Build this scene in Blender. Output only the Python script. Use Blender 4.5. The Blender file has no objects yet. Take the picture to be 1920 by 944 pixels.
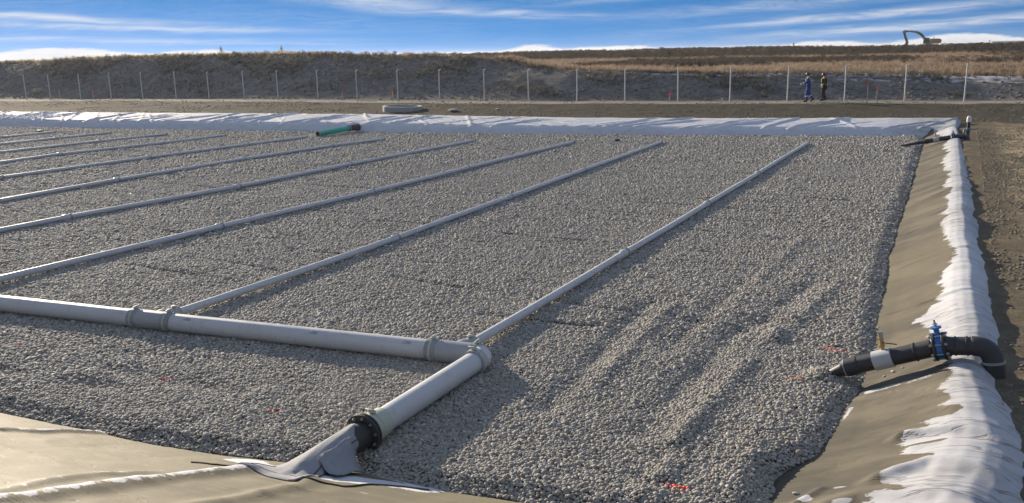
import bpy, bmesh, math, random
import numpy as np
from mathutils import Vector, Matrix

random.seed(7)
RNG = np.random.default_rng(11)
SC = bpy.context.scene
COL = SC.collection
PI = math.pi

# ------------------------------------------------------------------ camera
H_CAM = 4.0
F_PX, PITCH, ROLL, YAW = 1631.57, 0.2243506, -0.0210934, 0.4746373
fw = Vector((-math.sin(YAW)*math.cos(PITCH), math.cos(YAW)*math.cos(PITCH), -math.sin(PITCH)))
rt = Vector((math.cos(YAW), math.sin(YAW), 0)); up = rt.cross(fw)
r2 = math.cos(ROLL)*rt + math.sin(ROLL)*up
u2 = -math.sin(ROLL)*rt + math.cos(ROLL)*up
cam_d = bpy.data.cameras.new("camera"); cam = bpy.data.objects.new("camera", cam_d); COL.objects.link(cam)
cam.matrix_world = Matrix(((r2.x, u2.x, -fw.x, 0), (r2.y, u2.y, -fw.y, 0), (r2.z, u2.z, -fw.z, H_CAM), (0, 0, 0, 1)))
cam_d.sensor_width = 36.0; cam_d.sensor_fit = 'HORIZONTAL'
cam_d.lens = 36.0*F_PX/1920.0
cam_d.clip_start = 0.1; cam_d.clip_end = 9000
SC.camera = cam

# ------------------------------------------------------------------ sky and sun
SUN_AZ = math.radians(62)      # left of the +Y axis (the run of the lateral pipes)
SUN_EL = math.radians(15.0)
def new_world():
    w = bpy.data.worlds.new("World"); SC.world = w; w.use_nodes = True
    nt = w.node_tree; nt.nodes.clear()
    N = nt.nodes.new; L = nt.links.new
    out = N('ShaderNodeOutputWorld'); bg = N('ShaderNodeBackground'); L(bg.outputs[0], out.inputs[0])
    bg.inputs[1].default_value = 0.102
    tc = N('ShaderNodeTexCoord'); sep = N('ShaderNodeSeparateXYZ'); L(tc.outputs['Generated'], sep.inputs[0])
    def math_(op, a, b=None, c=None, clamp=False):
        n = N('ShaderNodeMath'); n.operation = op; n.use_clamp = clamp
        for i, v in enumerate((a, b, c)):
            if v is None: continue
            if isinstance(v, (int, float)): n.inputs[i].default_value = v
            else: L(v, n.inputs[i])
        return n.outputs[0]
    def sstep(v, lo, hi, o0=0.0, o1=1.0):
        n = N('ShaderNodeMapRange'); n.interpolation_type = 'SMOOTHSTEP'; L(v, n.inputs[0])
        for i, k in zip((1, 2, 3, 4), (lo, hi, o0, o1)): n.inputs[i].default_value = k
        return n.outputs[0]
    x, y, z = sep.outputs
    zc = math_('MAXIMUM', z, 0.0)
    cz = N('ShaderNodeCombineXYZ'); L(x, cz.inputs[0]); L(y, cz.inputs[1])
    L(math_('ADD', math_('MULTIPLY', zc, 3.4), 0.40), cz.inputs[2])
    sky = N('ShaderNodeTexSky'); sky.sky_type = 'NISHITA'; sky.sun_disc = False
    sky.sun_elevation = SUN_EL; sky.sun_rotation = -SUN_AZ
    sky.air_density = 1.0; sky.dust_density = 0.25; sky.ozone_density = 2.2; sky.altitude = 900
    L(cz.outputs[0], sky.inputs[0])
    hs = N('ShaderNodeHueSaturation'); hs.inputs['Saturation'].default_value = 1.34; hs.inputs['Value'].default_value = 1.0
    L(sky.outputs[0], hs.inputs['Color'])
    # azimuth (left of +Y, radians) and elevation in degrees
    az = math_('MULTIPLY', math_('ARCTAN2', math_('MULTIPLY', x, -1.0), y), 57.2958)
    el = math_('MULTIPLY', math_('ARCSINE', z), 57.2958)
    def noise(vec, scale, det=5.0, rough=0.55, dist=0.0):
        n = N('ShaderNodeTexNoise'); n.inputs['Scale'].default_value = scale; n.inputs['Detail'].default_value = det
        n.inputs['Roughness'].default_value = rough; n.inputs['Distortion'].default_value = dist
        L(vec, n.inputs['Vector']); return n.outputs['Fac']
    def vec2(a, b, c=0.0):
        n = N('ShaderNodeCombineXYZ')
        for i, v in enumerate((a, b, c)):
            if isinstance(v, (int, float)): n.inputs[i].default_value = v
            else: L(v, n.inputs[i])
        return n.outputs[0]
    # wispy high cloud: long thin streaks, seen edge on near the horizon
    warp = noise(vec2(math_('MULTIPLY', az, 0.07), math_('MULTIPLY', el, 0.5)), 1.0, 3.0)
    elw = math_('ADD', el, math_('MULTIPLY', math_('SUBTRACT', warp, 0.5), 1.1))
    fine = noise(vec2(math_('ADD', math_('MULTIPLY', az, 0.26), math_('MULTIPLY', elw, 0.5)), math_('MULTIPLY', elw, 3.0), 3.1), 1.0, 9.0, 0.66, 0.9)
    broad = noise(vec2(math_('MULTIPLY', az, 0.075), math_('MULTIPLY', elw, 0.85), 7.7), 1.0, 3.0, 0.5, 0.2)
    cir = math_('MULTIPLY', sstep(fine, 0.30, 0.70), sstep(broad, 0.36, 0.60))
    # the streaks that stand in this part of the sky: (azimuth, elevation, half width, half height, tilt)
    streaks = [(54.5, 2.45, 7.5, 0.22, 0.035, 0.9), (50.5, 1.95, 11.0, 0.20, 0.03, 0.75), (52, 1.25, 12, 0.17, 0.02, 0.55),
               (36, 3.35, 7.0, 0.55, 0.09, 0.7), (29, 2.62, 6.5, 0.28, 0.07, 0.7), (24.5, 2.2, 4.5, 0.16, 0.02, 0.55),
               (6, 1.75, 10.5, 0.26, -0.055, 0.8), (2, 1.05, 9.5, 0.30, -0.05, 0.85), (8, 2.6, 13, 0.30, -0.05, 0.45),
               (17, 3.2, 9, 0.26, -0.03, 0.35), (-1, 2.2, 7, 0.28, -0.05, 0.45), (44, 0.95, 7.0, 0.10, 0.03, 0.4)]
    acc = None
    for (a0, e0, ha, he, tl, amp) in streaks:
        da = math_('SUBTRACT', az, a0)
        de = math_('SUBTRACT', math_('SUBTRACT', elw, e0), math_('MULTIPLY', da, tl))
        d2 = math_('ADD', math_('POWER', math_('DIVIDE', da, ha), 2.0), math_('POWER', math_('DIVIDE', de, he), 2.0))
        g = math_('MULTIPLY', math_('EXPONENT', math_('MULTIPLY', d2, -1.0)), amp)
        acc = g if acc is None else math_('MAXIMUM', acc, g)
    st = math_('MULTIPLY', math_('MULTIPLY', acc, 0.88), sstep(fine, 0.18, 0.66))
    # cloud bank along the horizon, all the way round
    top = noise(vec2(math_('MULTIPLY', az, 0.085), 0.3, 5.0), 1.0, 6.0, 0.5)
    top2 = noise(vec2(math_('MULTIPLY', az, 0.55), math_('MULTIPLY', el, 2.2), 2.0), 1.0, 8.0, 0.62, 0.5)
    humps = None
    for (a0, hh, wd) in ((54, .85, 6.0), (46.5, .62, 4.0), (25.5, .55, 2.0), (20.5, .36, 4.5), (12.5, .16, 3.0), (7.5, .36, 3.0), (0.3, .62, 3.5)):
        g = math_('MULTIPLY', math_('EXPONENT', math_('MULTIPLY', math_('POWER', math_('DIVIDE', math_('SUBTRACT', az, a0), wd), 2.0), -1.0)), hh)
        humps = g if humps is None else math_('MAXIMUM', humps, g)
    away = sstep(math_('ABSOLUTE', math_('SUBTRACT', az, 27.0)), 33.0, 45.0)
    wild = math_('MULTIPLY', math_('MULTIPLY', sstep(top, 0.35, 0.7), 0.9), away)
    lim = math_('ADD', math_('MAXIMUM', humps, wild), math_('MULTIPLY', math_('SUBTRACT', top2, 0.55), 0.55))
    bank = sstep(math_('SUBTRACT', lim, el), -0.06, 0.14)
    bank = math_('MULTIPLY', bank, 0.97)
    high = sstep(el, 4.0, 12.0, 0.12, 0.95)  # extra cirrus above the view, added to whiten and lift the fill light
    cl = math_('MAXIMUM', math_('MAXIMUM', math_('MULTIPLY', cir, high), st), bank, clamp=True)
    mix = N('ShaderNodeMix'); mix.data_type = 'RGBA'
    L(cl, mix.inputs[0]); L(hs.outputs[0], mix.inputs[6])
    cc = N('ShaderNodeMix'); cc.data_type = 'RGBA'; L(math_('MULTIPLY', bank, sstep(math_('ADD', math_('SUBTRACT', lim, el), math_('MULTIPLY', math_('SUBTRACT', fine, 0.5), 0.5)), 0.18, 0.6)), cc.inputs[0])
    cc.inputs[6].default_value = (4.5, 4.6, 4.85, 1); cc.inputs[7].default_value = (3.3, 3.5, 4.0, 1); L(cc.outputs[2], mix.inputs[7])
    L(mix.outputs[2], bg.inputs[0])
    w.cycles.sampling_method = 'MANUAL'; w.cycles.sample_map_resolution = 512
    return w
new_world()
sun_d = bpy.data.lights.new("sun", 'SUN'); sun_d.energy = 4.5; sun_d.angle = math.radians(0.8); sun_d.color = (1.0, 0.86, 0.68)
sun = bpy.data.objects.new("sun", sun_d); COL.objects.link(sun)
SUN_DIR = Vector((-math.sin(SUN_AZ)*math.cos(SUN_EL), math.cos(SUN_AZ)*math.cos(SUN_EL), math.sin(SUN_EL)))
sun.rotation_euler = SUN_DIR.to_track_quat('Z', 'Y').to_euler()
SC.view_settings.view_transform = 'Standard'; SC.view_settings.look = 'None'
SC.view_settings.exposure = 0.88; SC.view_settings.gamma = 1.0; SC.view_settings.use_curve_mapping = False
SC.cycles.use_adaptive_sampling = True; SC.cycles.adaptive_threshold = 0.02
SC.cycles.max_bounces = 5; SC.cycles.diffuse_bounces = 2; SC.cycles.glossy_bounces = 3

# ------------------------------------------------------------------ numeric noise and the lie of the land
#GEO>
def _hash(ix, iy, s):
    h = (ix.astype(np.int64)*374761393 + iy.astype(np.int64)*668265263 + s*1442695041) & 0xFFFFFFFF
    h = ((h ^ (h >> 13))*1274126177) & 0xFFFFFFFF
    return ((h ^ (h >> 16)) & 0xFFFFFF)/float(0xFFFFFF)
def vnoise(x, y, s=0):
    x = np.asarray(x, float); y = np.asarray(y, float)
    ix = np.floor(x); iy = np.floor(y); fx = x-ix; fy = y-iy
    fx = fx*fx*(3-2*fx); fy = fy*fy*(3-2*fy)
    a = _hash(ix, iy, s); b = _hash(ix+1, iy, s); c = _hash(ix, iy+1, s); d = _hash(ix+1, iy+1, s)
    return (a+(b-a)*fx)+((c+(d-c)*fx)-(a+(b-a)*fx))*fy
def fbm(x, y, o=4, s=0, g=0.5):
    t = 0; amp = 1; n = 0
    for i in range(o):
        t = t+amp*(vnoise(x, y, s+i*17)-0.5); n += amp; amp *= g; x = x*2.03+7.1; y = y*2.03+3.7
    return t/n*2      # about -1..1
def sm(a, b, v):
    t = np.clip((v-a)/(b-a), 0, 1); return t*t*(3-2*t)
def smax(a, b, k=0.06):
    h = np.clip(0.5+0.5*(a-b)/k, 0, 1); return b+(a-b)*h+k*h*(1-h)
_XE_Y = [-5, 7.0, 7.46, 8.1, 8.69, 10.12, 11.54, 13.7, 18.2, 21.7, 26.7, 32.9, 39.1, 43]
_XE_X = [-1.55, -1.42, -1.28, -1.34, -1.02, -0.87, -0.70, -0.86, -1.05, -1.09, -1.13, -1.22, -1.31, -1.4]
_YN_X = [-60, -20, -9.96, -8.65, -7.51, -6.62, -5.77, -4.93, -3.96, -3.22, -1.5, 3]
_YN_Y = [4.6, 5.2, 5.87, 5.96, 6.02, 6.14, 6.32, 6.45, 6.48, 6.6, 6.85, 7.3]
_YF_X = [-90, -55.65, -42.3, -31.3, -20, -11.2, -2.25, 1]
_YF_Y = [33.4, 35.73, 36.88, 38.12, 39.33, 41, 42.76, 43.2]
def xe(y): return np.interp(y, _XE_Y, _XE_X)
def yn(x): return np.interp(x, _YN_X, _YN_Y)
def yf(x): return np.interp(x, _YF_X, _YF_Y)
TRACKS = [  # x0,y0,x1,y1, half width, depth : ruts left by machines in the bed
    (-2.79, 8.3, -2.55, 13.6, 0.18, -0.045), (-2.36, 8.2, -2.10, 12.3, 0.10, 0.04), (-2.05, 12.0, -1.60, 15.6, 0.12, 0.04),
    (-2.45, 12.3, -2.0, 15.4, 0.14, -0.045), (-3.95, 8.5, -4.25, 13.0, 0.16, -0.05), (-3.70, 9.0, -3.82, 13.0, 0.10, 0.03),
    (-3.3, 11, -3.15, 15, 0.15, -0.03), (-2.9, 15, -2.75, 19, 0.12, 0.025), (-1.62, 7.4, -1.55, 10.0, 0.22, 0.03),
    (-2.3, 7.0, -2.2, 8.0, 0.12, 0.04), (-7.9, 6.3, -7.3, 7.4, .25, .03), (-11.5, 6.6, -8.9, 6.9, .15, -.04), (-10.5, 7.3, -7.5, 7.4, .16, -.035)]
_r = np.random.default_rng(5)
RAKES = []
for _i in range(60):   # raked lines across the bed
    _y = _r.uniform(11, 39); _x = _r.uniform(-48, -2.5); _l = _r.uniform(1.5, 6)
    RAKES.append((_x-_l/2, _y, _x+_l/2, _y+_r.uniform(-0.35, 0.25), _r.uniform(0.05, 0.10), -_r.uniform(0.03, 0.065)))
for _a in ((-15.9, 17.93, -13.4, 17.95), (-12.9, 17.28, -11.1, 17.45), (-27.6, 22.4, -24.5, 21.9), (-19.5, 26.65, -16.1, 26.16), (-8.6, 20.46, -7.1, 20.23),
           (-12.5, 14.0, -8.2, 14.1), (-14.5, 11.6, -11.5, 11.5), (-13.2, 12.6, -10.8, 12.4), (-9.2, 12.9, -7.6, 12.7), (-19, 14.6, -15.2, 14.3), (-22, 17.4, -19.5, 17.1),
           (-5.2, 19.0, -3.2, 18.8), (-4.6, 24.5, -2.4, 24.2), (-9.4, 17.2, -6.4, 17.0), (-3.8, 36.2, -1.9, 36.4)):
    RAKES.append(_a+(0.07, -0.06))
def _seg(x, y, s):
    x0, y0, x1, y1, w, d = s
    L2 = (x1-x0)**2+(y1-y0)**2; t = np.clip(((x-x0)*(x1-x0)+(y-y0)*(y1-y0))/L2, 0, 1)
    qx = x-(x0+t*(x1-x0)); qy = y-(y0+t*(y1-y0))
    return d*np.exp(-(qx*qx+qy*qy)/(w*w))*np.clip(.15+1.3*vnoise(t*7+x0*3, y*0+y0, 4), 0, 1.2)
def gravel_inside(x, y):
    return np.minimum(np.minimum(xe(y)-x, y-yn(x)), yf(x)-y)
def gravel_z(x, y):
    x = np.asarray(x, float); y = np.asarray(y, float)
    z = 0.018*fbm(x*0.45, y*0.45, 3, 3)+0.014*fbm(x*1.7, y*1.7, 2, 9)
    z = z+0.012*fbm(x*0.5, y*3.2, 2, 29)*sm(10, 14, y)
    for s in TRACKS+RAKES:
        m = (np.abs(y-(s[1]+s[3])/2) < abs(s[3]-s[1])/2+0.6) & (np.abs(x-(s[0]+s[2])/2) < abs(s[2]-s[0])/2+0.6)
        if m.any(): z[m] = z[m]+_seg(x[m], y[m], s)
    z = z+0.12*np.exp(-(((x+1.22)/0.20)**2+((y-10.73)/0.18)**2))+0.04*np.exp(-(((x+.86)/0.16)**2+((y-10.45)/0.12)**2))
    e = gravel_inside(x, y)+0.06*fbm(x*2.2, y*2.2, 2, 41)
    return z-0.065*(1-sm(0.0, 0.26, e))-0.5*sm(0.0, 0.4, -e)
def prof(d, D, Z): return np.interp(d, D, Z)
def liner_parts(x, y):
    x = np.asarray(x, float); y = np.asarray(y, float)
    dr = x-np.interp(y, [0, 7.4, 8.7, 11.5, 14, 18, 26, 39, 43], [-1.42, -1.32, -1.04, -.86, -.90, -1.02, -1.10, -1.28, -1.38])
    dr = dr*np.interp(y, [7.2, 8.4, 10.2], [.76, .80, 1.0])+0.035*fbm(x*0+1.5, y*0.9, 2, 61)
    cz = 1.0-0.16*sm(14, 34, y)
    bul = 1+0.06*fbm(y*0.7, x*0.4, 2, 71)
    zr = prof(dr, [-3, -.4, 0, .3, .88, 1.04, 1.16, 1.28, 1.40, 1.51, 1.62, 1.9, 9], [-1.3, -.25, -.075, .06, .36, .45, .49, .50, .46, .38, .26, -.05, -1])
    zr = np.where(zr > 0, zr*cz*bul, zr)
    dn = yn(x)-y
    zn = prof(dn, [-6, -.4, 0, .3, 5.6, 7.0, 30], [-2.4, -.25, -.075, .05, 2.15, 2.28, 2.3])
    df = y-yf(x)+0.10*fbm(x*0.35, y*0+2.0, 2, 67)
    zf = prof(df, [-9, -.4, 0, .10, .36, .6, 1.5, 2.4, 2.7, 2.85, 3.0, 3.4, 9], [-3, -.25, -.075, .0, .27, .37, .48, .59, .61, .57, .42, .0, -1]); zf = np.where(zf > 0, zf*(1+0.26*sm(-12, -34, x)), zf)
    return dr, dn, df, zr, zn, zf
FAR_RIDGES = []
for _i in range(125):
    _x = _r.uniform(-72, 0.0)
    FAR_RIDGES.append((_x, _r.uniform(-2.0, -0.6) if _r.random() < .25 else _r.uniform(.5, 1.7), _r.uniform(0.05, 0.15), _r.uniform(.02, .065), _r.uniform(-.1, .5), _r.uniform(1.6, 2.9)))
for _k in range(9):   # folds gathered where the green pipe goes in
    FAR_RIDGES.append((-28.2+_k*0.30, -0.9-0.16*_k, 0.06, 0.03, 0.3, 2.2))
CROSS_FOLDS = [  # folds lying across the right-hand berm : list of (x,y) , width, height
]
NEAR_FOLDS = []
def _poly(x, y, P):
    best = np.full(np.shape(x), 1e9); tt = np.zeros(np.shape(x)); n = len(P)-1
    for i in range(n):
        x0, y0 = P[i]; x1, y1 = P[i+1]; L2 = (x1-x0)**2+(y1-y0)**2
        t = np.clip(((x-x0)*(x1-x0)+(y-y0)*(y1-y0))/L2, 0, 1)
        d = (x-(x0+t*(x1-x0)))**2+(y-(y0+t*(y1-y0)))**2
        m = d < best; best = np.where(m, d, best); tt = np.where(m, (i+t)/n, tt)
    return np.sqrt(best), tt
def liner_z(x, y, folds=True):
    dr, dn, df, zr, zn, zf = liner_parts(x, y)
    x = np.asarray(x, float); y = np.asarray(y, float)
    z = smax(smax(zr, zn, 0.25), zf, 0.22)
    z = z-2.2*np.maximum(0, dr-1.30)**1.3*sm(33, 40, y)-1.6*np.maximum(0, df-2.8)*sm(-4, -2, x)
    if not folds: return z
    # creases down the right berm, bunched at the crest
    wr = sm(0.3, 1.15, dr)*(1-sm(6.9, 5.5, y))
    wr = wr*(1-.5*sm(30, 36, y))
    z = z+wr*(0.022*(1-np.abs(fbm(x*.35, y*1.9+.4*x, 2, 89)))**5+0.030*fbm(x*0.5, y*2.3+0.5*x, 3, 81)+0.009*fbm(x*1.2, y*6.0+1.5*x, 2, 83))*(zr > 0.0)
    z = z+0.014*fbm(x*1.3+y*.3, y*1.6, 3, 85)*sm(-.05, .15, z)+0.012*(1-np.abs(fbm(x*.9+y*.7, y*2.6-x*.5, 2, 87)))**4*sm(0, .2, z)
    # diagonal folds on the far slope
    if (df > -0.6).any():
        for (fx, k, w, a, t0, t1) in FAR_RIDGES:
            m = (df > -0.5) & (np.abs(x-fx) < 6)
            if not m.any(): continue
            q = (x[m]-fx)-k*(df[m]-0.2)
            z[m] = z[m]+a*np.exp(-(q/w)**2)*sm(t0-.4, t0+.2, df[m])*(1-sm(t1-.3, t1+.3, df[m]))
    for (P, w, h) in CROSS_FOLDS+NEAR_FOLDS:
        xs = [p[0] for p in P]; ys = [p[1] for p in P]
        m = (x > min(xs)-.5) & (x < max(xs)+.5) & (y > min(ys)-.5) & (y < max(ys)+.5)
        if not m.any(): continue
        d, t = _poly(x[m], y[m], P)
        z[m] = z[m]+h*np.exp(-(d/w)**2)*sm(0, .12, t)*(1-sm(.88, 1, t))
    return z
_HC_X = [-400, -120, -102, -92, -80.5, -66.6, -54.4, -48, -44.8, -37, -34, -31.6, -28.2, -24, -19, -12, -8, -3.4, 0, 4, 40, 400]
_HC_Z = [3.6, 4.0, 4.0, 4.05, 4.33, 4.37, 4.3, 4.15, 4.04, 3.73, 3.6, 3.2, 2.75, 2.5, 2.3, 2.19, 2.16, 2.05, 1.95, 1.85, 1.8, 1.8]
def fence_y(x): return np.interp(x, [-120, -77.2, -60, -40, -30, -20, -10, 0.2, 40], [50.5, 53.0, 54.8, 55.0, 55.0, 55.9, 57.4, 58.7, 62])
def ground_z(x, y):
    x = np.asarray(x, float); y = np.asarray(y, float)
    rough = fbm(x*0.9, y*0.9, 3, 101)
    base = 0.37+0.025*rough+0.03*fbm(x*.25, y*.25, 2, 103)
    base = base+0.10*sm(2, 9, x)*(1-sm(40, 50, y))
    base = base-0.05*sm(30, 37, y)*(1-sm(43, 46, y))*sm(1.5, .3, x)*0
    df = y-yf(np.minimum(x, -2))
    # swale behind the far crest, then up to the road
    fy = fence_y(x)
    base = base+(0.30)*sm(fy-10.0, fy-2.2, y)+0.04*rough*sm(fy-9, fy-6, y)*(1-sm(fy-4, fy-3, y))
    base = base+0.03*sm(2.4, 3.2, df)*0
    base = base+1.93*sm(7.0, 1.0, y)*sm(14, 6, np.abs(x+2)*0.5)
    hc = np.interp(x, _HC_X, _HC_Z)
    run = np.interp(x, [-60, -34, -26, 10], [8.2, 7.6, 4.6, 4.4])
    tt = (y-(fy+1.3))/run
    hill = 0.66+(hc-0.66)*(0.55*np.clip(tt, 0, 1)+0.45*sm(0, 1, tt))
    hill = hill+(0.10*fbm(x*.35, y*.6, 4, 111)+0.065*fbm(x*1.3, y*1.8, 3, 113))*sm(0, .3, tt)*(1-sm(1.3, 2.2, tt))
    # land beyond
    far = np.interp(y, [60, 70, 110, 113, 123, 150, 180, 300, 600, 900, 4000], [2.1, 2.25, 2.72, 2.78, 3.28, 3.45, 3.62, 3.0, 2.3, 1.5, -6])
    far = far-0.28*sm(-45, -8, x)*sm(118, 150, y)*(1-sm(230, 300, y))
    far = far+(0.10*fbm(x*.12, y*.12, 4, 121)+0.05*fbm(x*.6, y*.6, 2, 123))*sm(66, 75, y)*(1-sm(300, 500, y))
    far = far+(0.06*np.sin(y*0.33+x*.02))*sm(70, 80, y)*(1-sm(106, 112, y))
    z = np.where(tt <= 0, base, np.where(tt < 1.15, hill, hill+(far-hill)*sm(1.15, 2.6, tt)))
    return z
#GEO<

CROSS_FOLDS += [([(-0.85, 10.3), (-0.46, 10.12), (0.15, 9.78), (0.6, 9.62), (0.9, 9.6)], 0.05, 0.035),
                ([(-0.42, 8.75), (-0.08, 8.74), (0.28, 8.66), (0.55, 8.5), (0.95, 8.3)], 0.055, 0.075),
                ([(-0.25, 8.4), (0.1, 8.45), (0.5, 8.3), (0.95, 8.0)], 0.07, 0.03),
                ([(-0.95, 13.9), (-0.3, 13.8), (0.3, 13.95), (0.8, 14.0)], 0.035, 0.025),
                ([(-0.6, 7.6), (0.0, 7.9), (0.4, 7.75), (0.9, 7.3)], 0.09, 0.075),
                ([(-0.9, 7.2), (-0.5, 7.35), (0.1, 7.2), (0.9, 6.6)], 0.10, 0.05),
                ([(-1.25, 7.05), (-1.0, 7.4), (-0.8, 7.75)], 0.05, 0.03),
                ([(-0.9, 16.9), (0.0, 17.0), (0.8, 17.2)], 0.05, 0.02), ([(-0.95, 20.1), (0.1, 20.5), (0.8, 20.4)], 0.05, 0.025),
                ([(-1.0, 24.0), (0.0, 24.4), (0.8, 24.1)], 0.06, 0.03), ([(-1.0, 28.0), (0.0, 28.3), (0.8, 28.0)], 0.06, 0.03)]
NEAR_FOLDS += [([(-9.6, 4.5), (-8.6, 4.95), (-8.38, 5.3), (-8.35, 5.75), (-8.2, 6.05)], 0.07, 0.04),
               ([(-5.2, 2.4), (-5.23, 3.18), (-5.29, 3.63), (-5.4, 4.0), (-5.46, 4.38), (-5.52, 4.88), (-5.55, 5.4), (-5.45, 5.8)], 0.13, 0.06),
               ([(-5.5, 2.6), (-5.52, 3.16), (-5.7, 3.57), (-5.85, 4.1), (-5.9, 4.8)], 0.08, 0.03),
               ([(-4.5, 3.5), (-4.6, 4.3), (-4.75, 5.2), (-5.0, 5.7)], 0.10, 0.03)]

# ------------------------------------------------------------------ helpers
class MB:
    def __init__(self): self.v = []; self.f = []
    def add(self, V, F):
        o = len(self.v); self.v += [tuple(p) for p in V]; self.f += [tuple(i+o for i in q) for q in F]; return self
    def box(self, c, s, rot=None, bev=0.0):
        hx, hy, hz = s[0]/2, s[1]/2, s[2]/2
        if bev <= 0:
            V = [(-hx, -hy, -hz), (hx, -hy, -hz), (hx, hy, -hz), (-hx, hy, -hz), (-hx, -hy, hz), (hx, -hy, hz), (hx, hy, hz), (-hx, hy, hz)]
            F = [(0, 3, 2, 1), (4, 5, 6, 7), (0, 1, 5, 4), (1, 2, 6, 5), (2, 3, 7, 6), (3, 0, 4, 7)]
        else:
            b = min(bev, hx*.9, hy*.9, hz*.9); V = []; F = []
            prof_ = [(hx-b, hy), (hx, hy-b), (hx, -hy+b), (hx-b, -hy), (-hx+b, -hy), (-hx, -hy+b), (-hx, hy-b), (-hx+b, hy)]
            for zz, sc in ((-hz, b), (-hz+b, 0), (hz-b, 0), (hz, b)):
                for (px, py) in prof_:
                    V.append((px-math.copysign(sc, px) if sc else px, py-math.copysign(sc, py) if sc else py, zz))
            for k in range(3):
                for i in range(8): j = (i+1) % 8; F.append((k*8+j, k*8+i, (k+1)*8+i, (k+1)*8+j))
            F.append(tuple(range(0, 8))); F.append(tuple(range(31, 23, -1)))
        M = (rot.to_matrix() if hasattr(rot, 'to_matrix') else rot) if rot is not None else None
        V = [((M @ Vector(p)) if M is not None else Vector(p))+Vector(c) for p in V]
        return self.add(V, F)
    def tube(self, pts, rad, n=16, caps=True):
        pts = [Vector(p) for p in pts]; m = len(pts)
        if not hasattr(rad, '__len__'): rad = [rad]*m
        V = []; F = []; ref = None
        for i, p in enumerate(pts):
            a = pts[i-1] if i else p; b = pts[i+1] if i < m-1 else p
            d1 = (p-a).normalized() if i else None; d2 = (b-p).normalized() if i < m-1 else None
            if d1 is not None and d1.length < .5: d1 = None
            if d2 is not None and d2.length < .5: d2 = None
            d = ((d1 or d2 or Vector((0, 0, 1)))+(d2 or d1 or Vector((0, 0, 1)))).normalized()
            if ref is None: ref = Vector((0, 0, 1)) if abs(d.z) < .9 else Vector((1, 0, 0))
            s = d.cross(ref).normalized(); t = s.cross(d).normalized(); ref = t
            for k in range(n):
                an = 2*PI*k/n; V.append(p+(s*math.cos(an)+t*math.sin(an))*rad[i])
        for i in range(m-1):
            for k in range(n):
                k2 = (k+1) % n; F.append((i*n+k, i*n+k2, (i+1)*n+k2, (i+1)*n+k))
        if caps: F.append(tuple(range(n-1, -1, -1))); F.append(tuple((m-1)*n+k for k in range(n)))
        return self.add(V, F)
    def lathe(self, a, b, prof_, n=20, caps=True):
        """profile of (t along a->b in metres, radius)"""
        a = Vector(a); d = (Vector(b)-a).normalized()
        s = d.cross(Vector((0, 0, 1)) if abs(d.z) < .9 else Vector((1, 0, 0))).normalized(); t = s.cross(d)
        V = []; F = []
        for (q, r) in prof_:
            for k in range(n):
                an = 2*PI*k/n; V.append(a+d*q+(s*math.cos(an)+t*math.sin(an))*r)
        for i in range(len(prof_)-1):
            for k in range(n):
                k2 = (k+1) % n; F.append((i*n+k, i*n+k2, (i+1)*n+k2, (i+1)*n+k))
        if caps: F.append(tuple(range(n-1, -1, -1))); F.append(tuple((len(prof_)-1)*n+k for k in range(n)))
        return self.add(V, F)
    def prism(self, poly, h0, h1, M):
        n = len(poly); V = [M @ Vector((p[0], p[1], h0)) for p in poly]+[M @ Vector((p[0], p[1], h1)) for p in poly]
        F = [tuple(range(n-1, -1, -1)), tuple(range(n, 2*n))]+[(i, (i+1) % n, n+(i+1) % n, n+i) for i in range(n)]
        return self.add(V, F)
    def mesh(self, name, smooth=True, angle=40):
        me = bpy.data.meshes.new(name); me.from_pydata([tuple(p) for p in self.v], [], self.f); me.validate()
        bm = bmesh.new(); bm.from_mesh(me); bmesh.ops.recalc_face_normals(bm, faces=bm.faces); bm.to_mesh(me); bm.free()
        if smooth:
            me.polygons.foreach_set('use_smooth', [True]*len(me.polygons)); me.set_sharp_from_angle(angle=math.radians(angle))
        me.update(); return me

def tag(o, label=None, cat=None, group=None, kind=None):
    for k, v in (('label', label), ('category', cat), ('group', group), ('kind', kind)):
        if v: o[k] = v
    return o
def link(name, me, m, parent=None):
    o = bpy.data.objects.new(name, me); COL.objects.link(o)
    if m is not None and me is not None and not me.materials: me.materials.append(m)
    if parent is not None:
        o.parent = parent
        if parent.get('_world'): o.matrix_parent_inverse = parent.matrix_basis.inverted()
    return o
def mk(name, mb, m, parent=None, smooth=True, angle=40): return link(name, mb.mesh(name, smooth, angle), m, parent)
def thing(name, label, cat, loc=(0, 0, 0), group=None, rz=0.0, world=True):
    """an Empty at the base of a thing; world=True: its parts are given in world coordinates"""
    o = bpy.data.objects.new(name, None); o.empty_display_size = 0.2; COL.objects.link(o)
    o.location = loc; o.rotation_euler = (0, 0, rz)
    if world: o['_world'] = 1
    return tag(o, label, cat, group)
def copy_tree(o, parent=None):
    c = o.copy(); COL.objects.link(c)
    if parent is not None: c.parent = parent
    for ch in list(o.children): copy_tree(ch, c)
    return c
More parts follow.
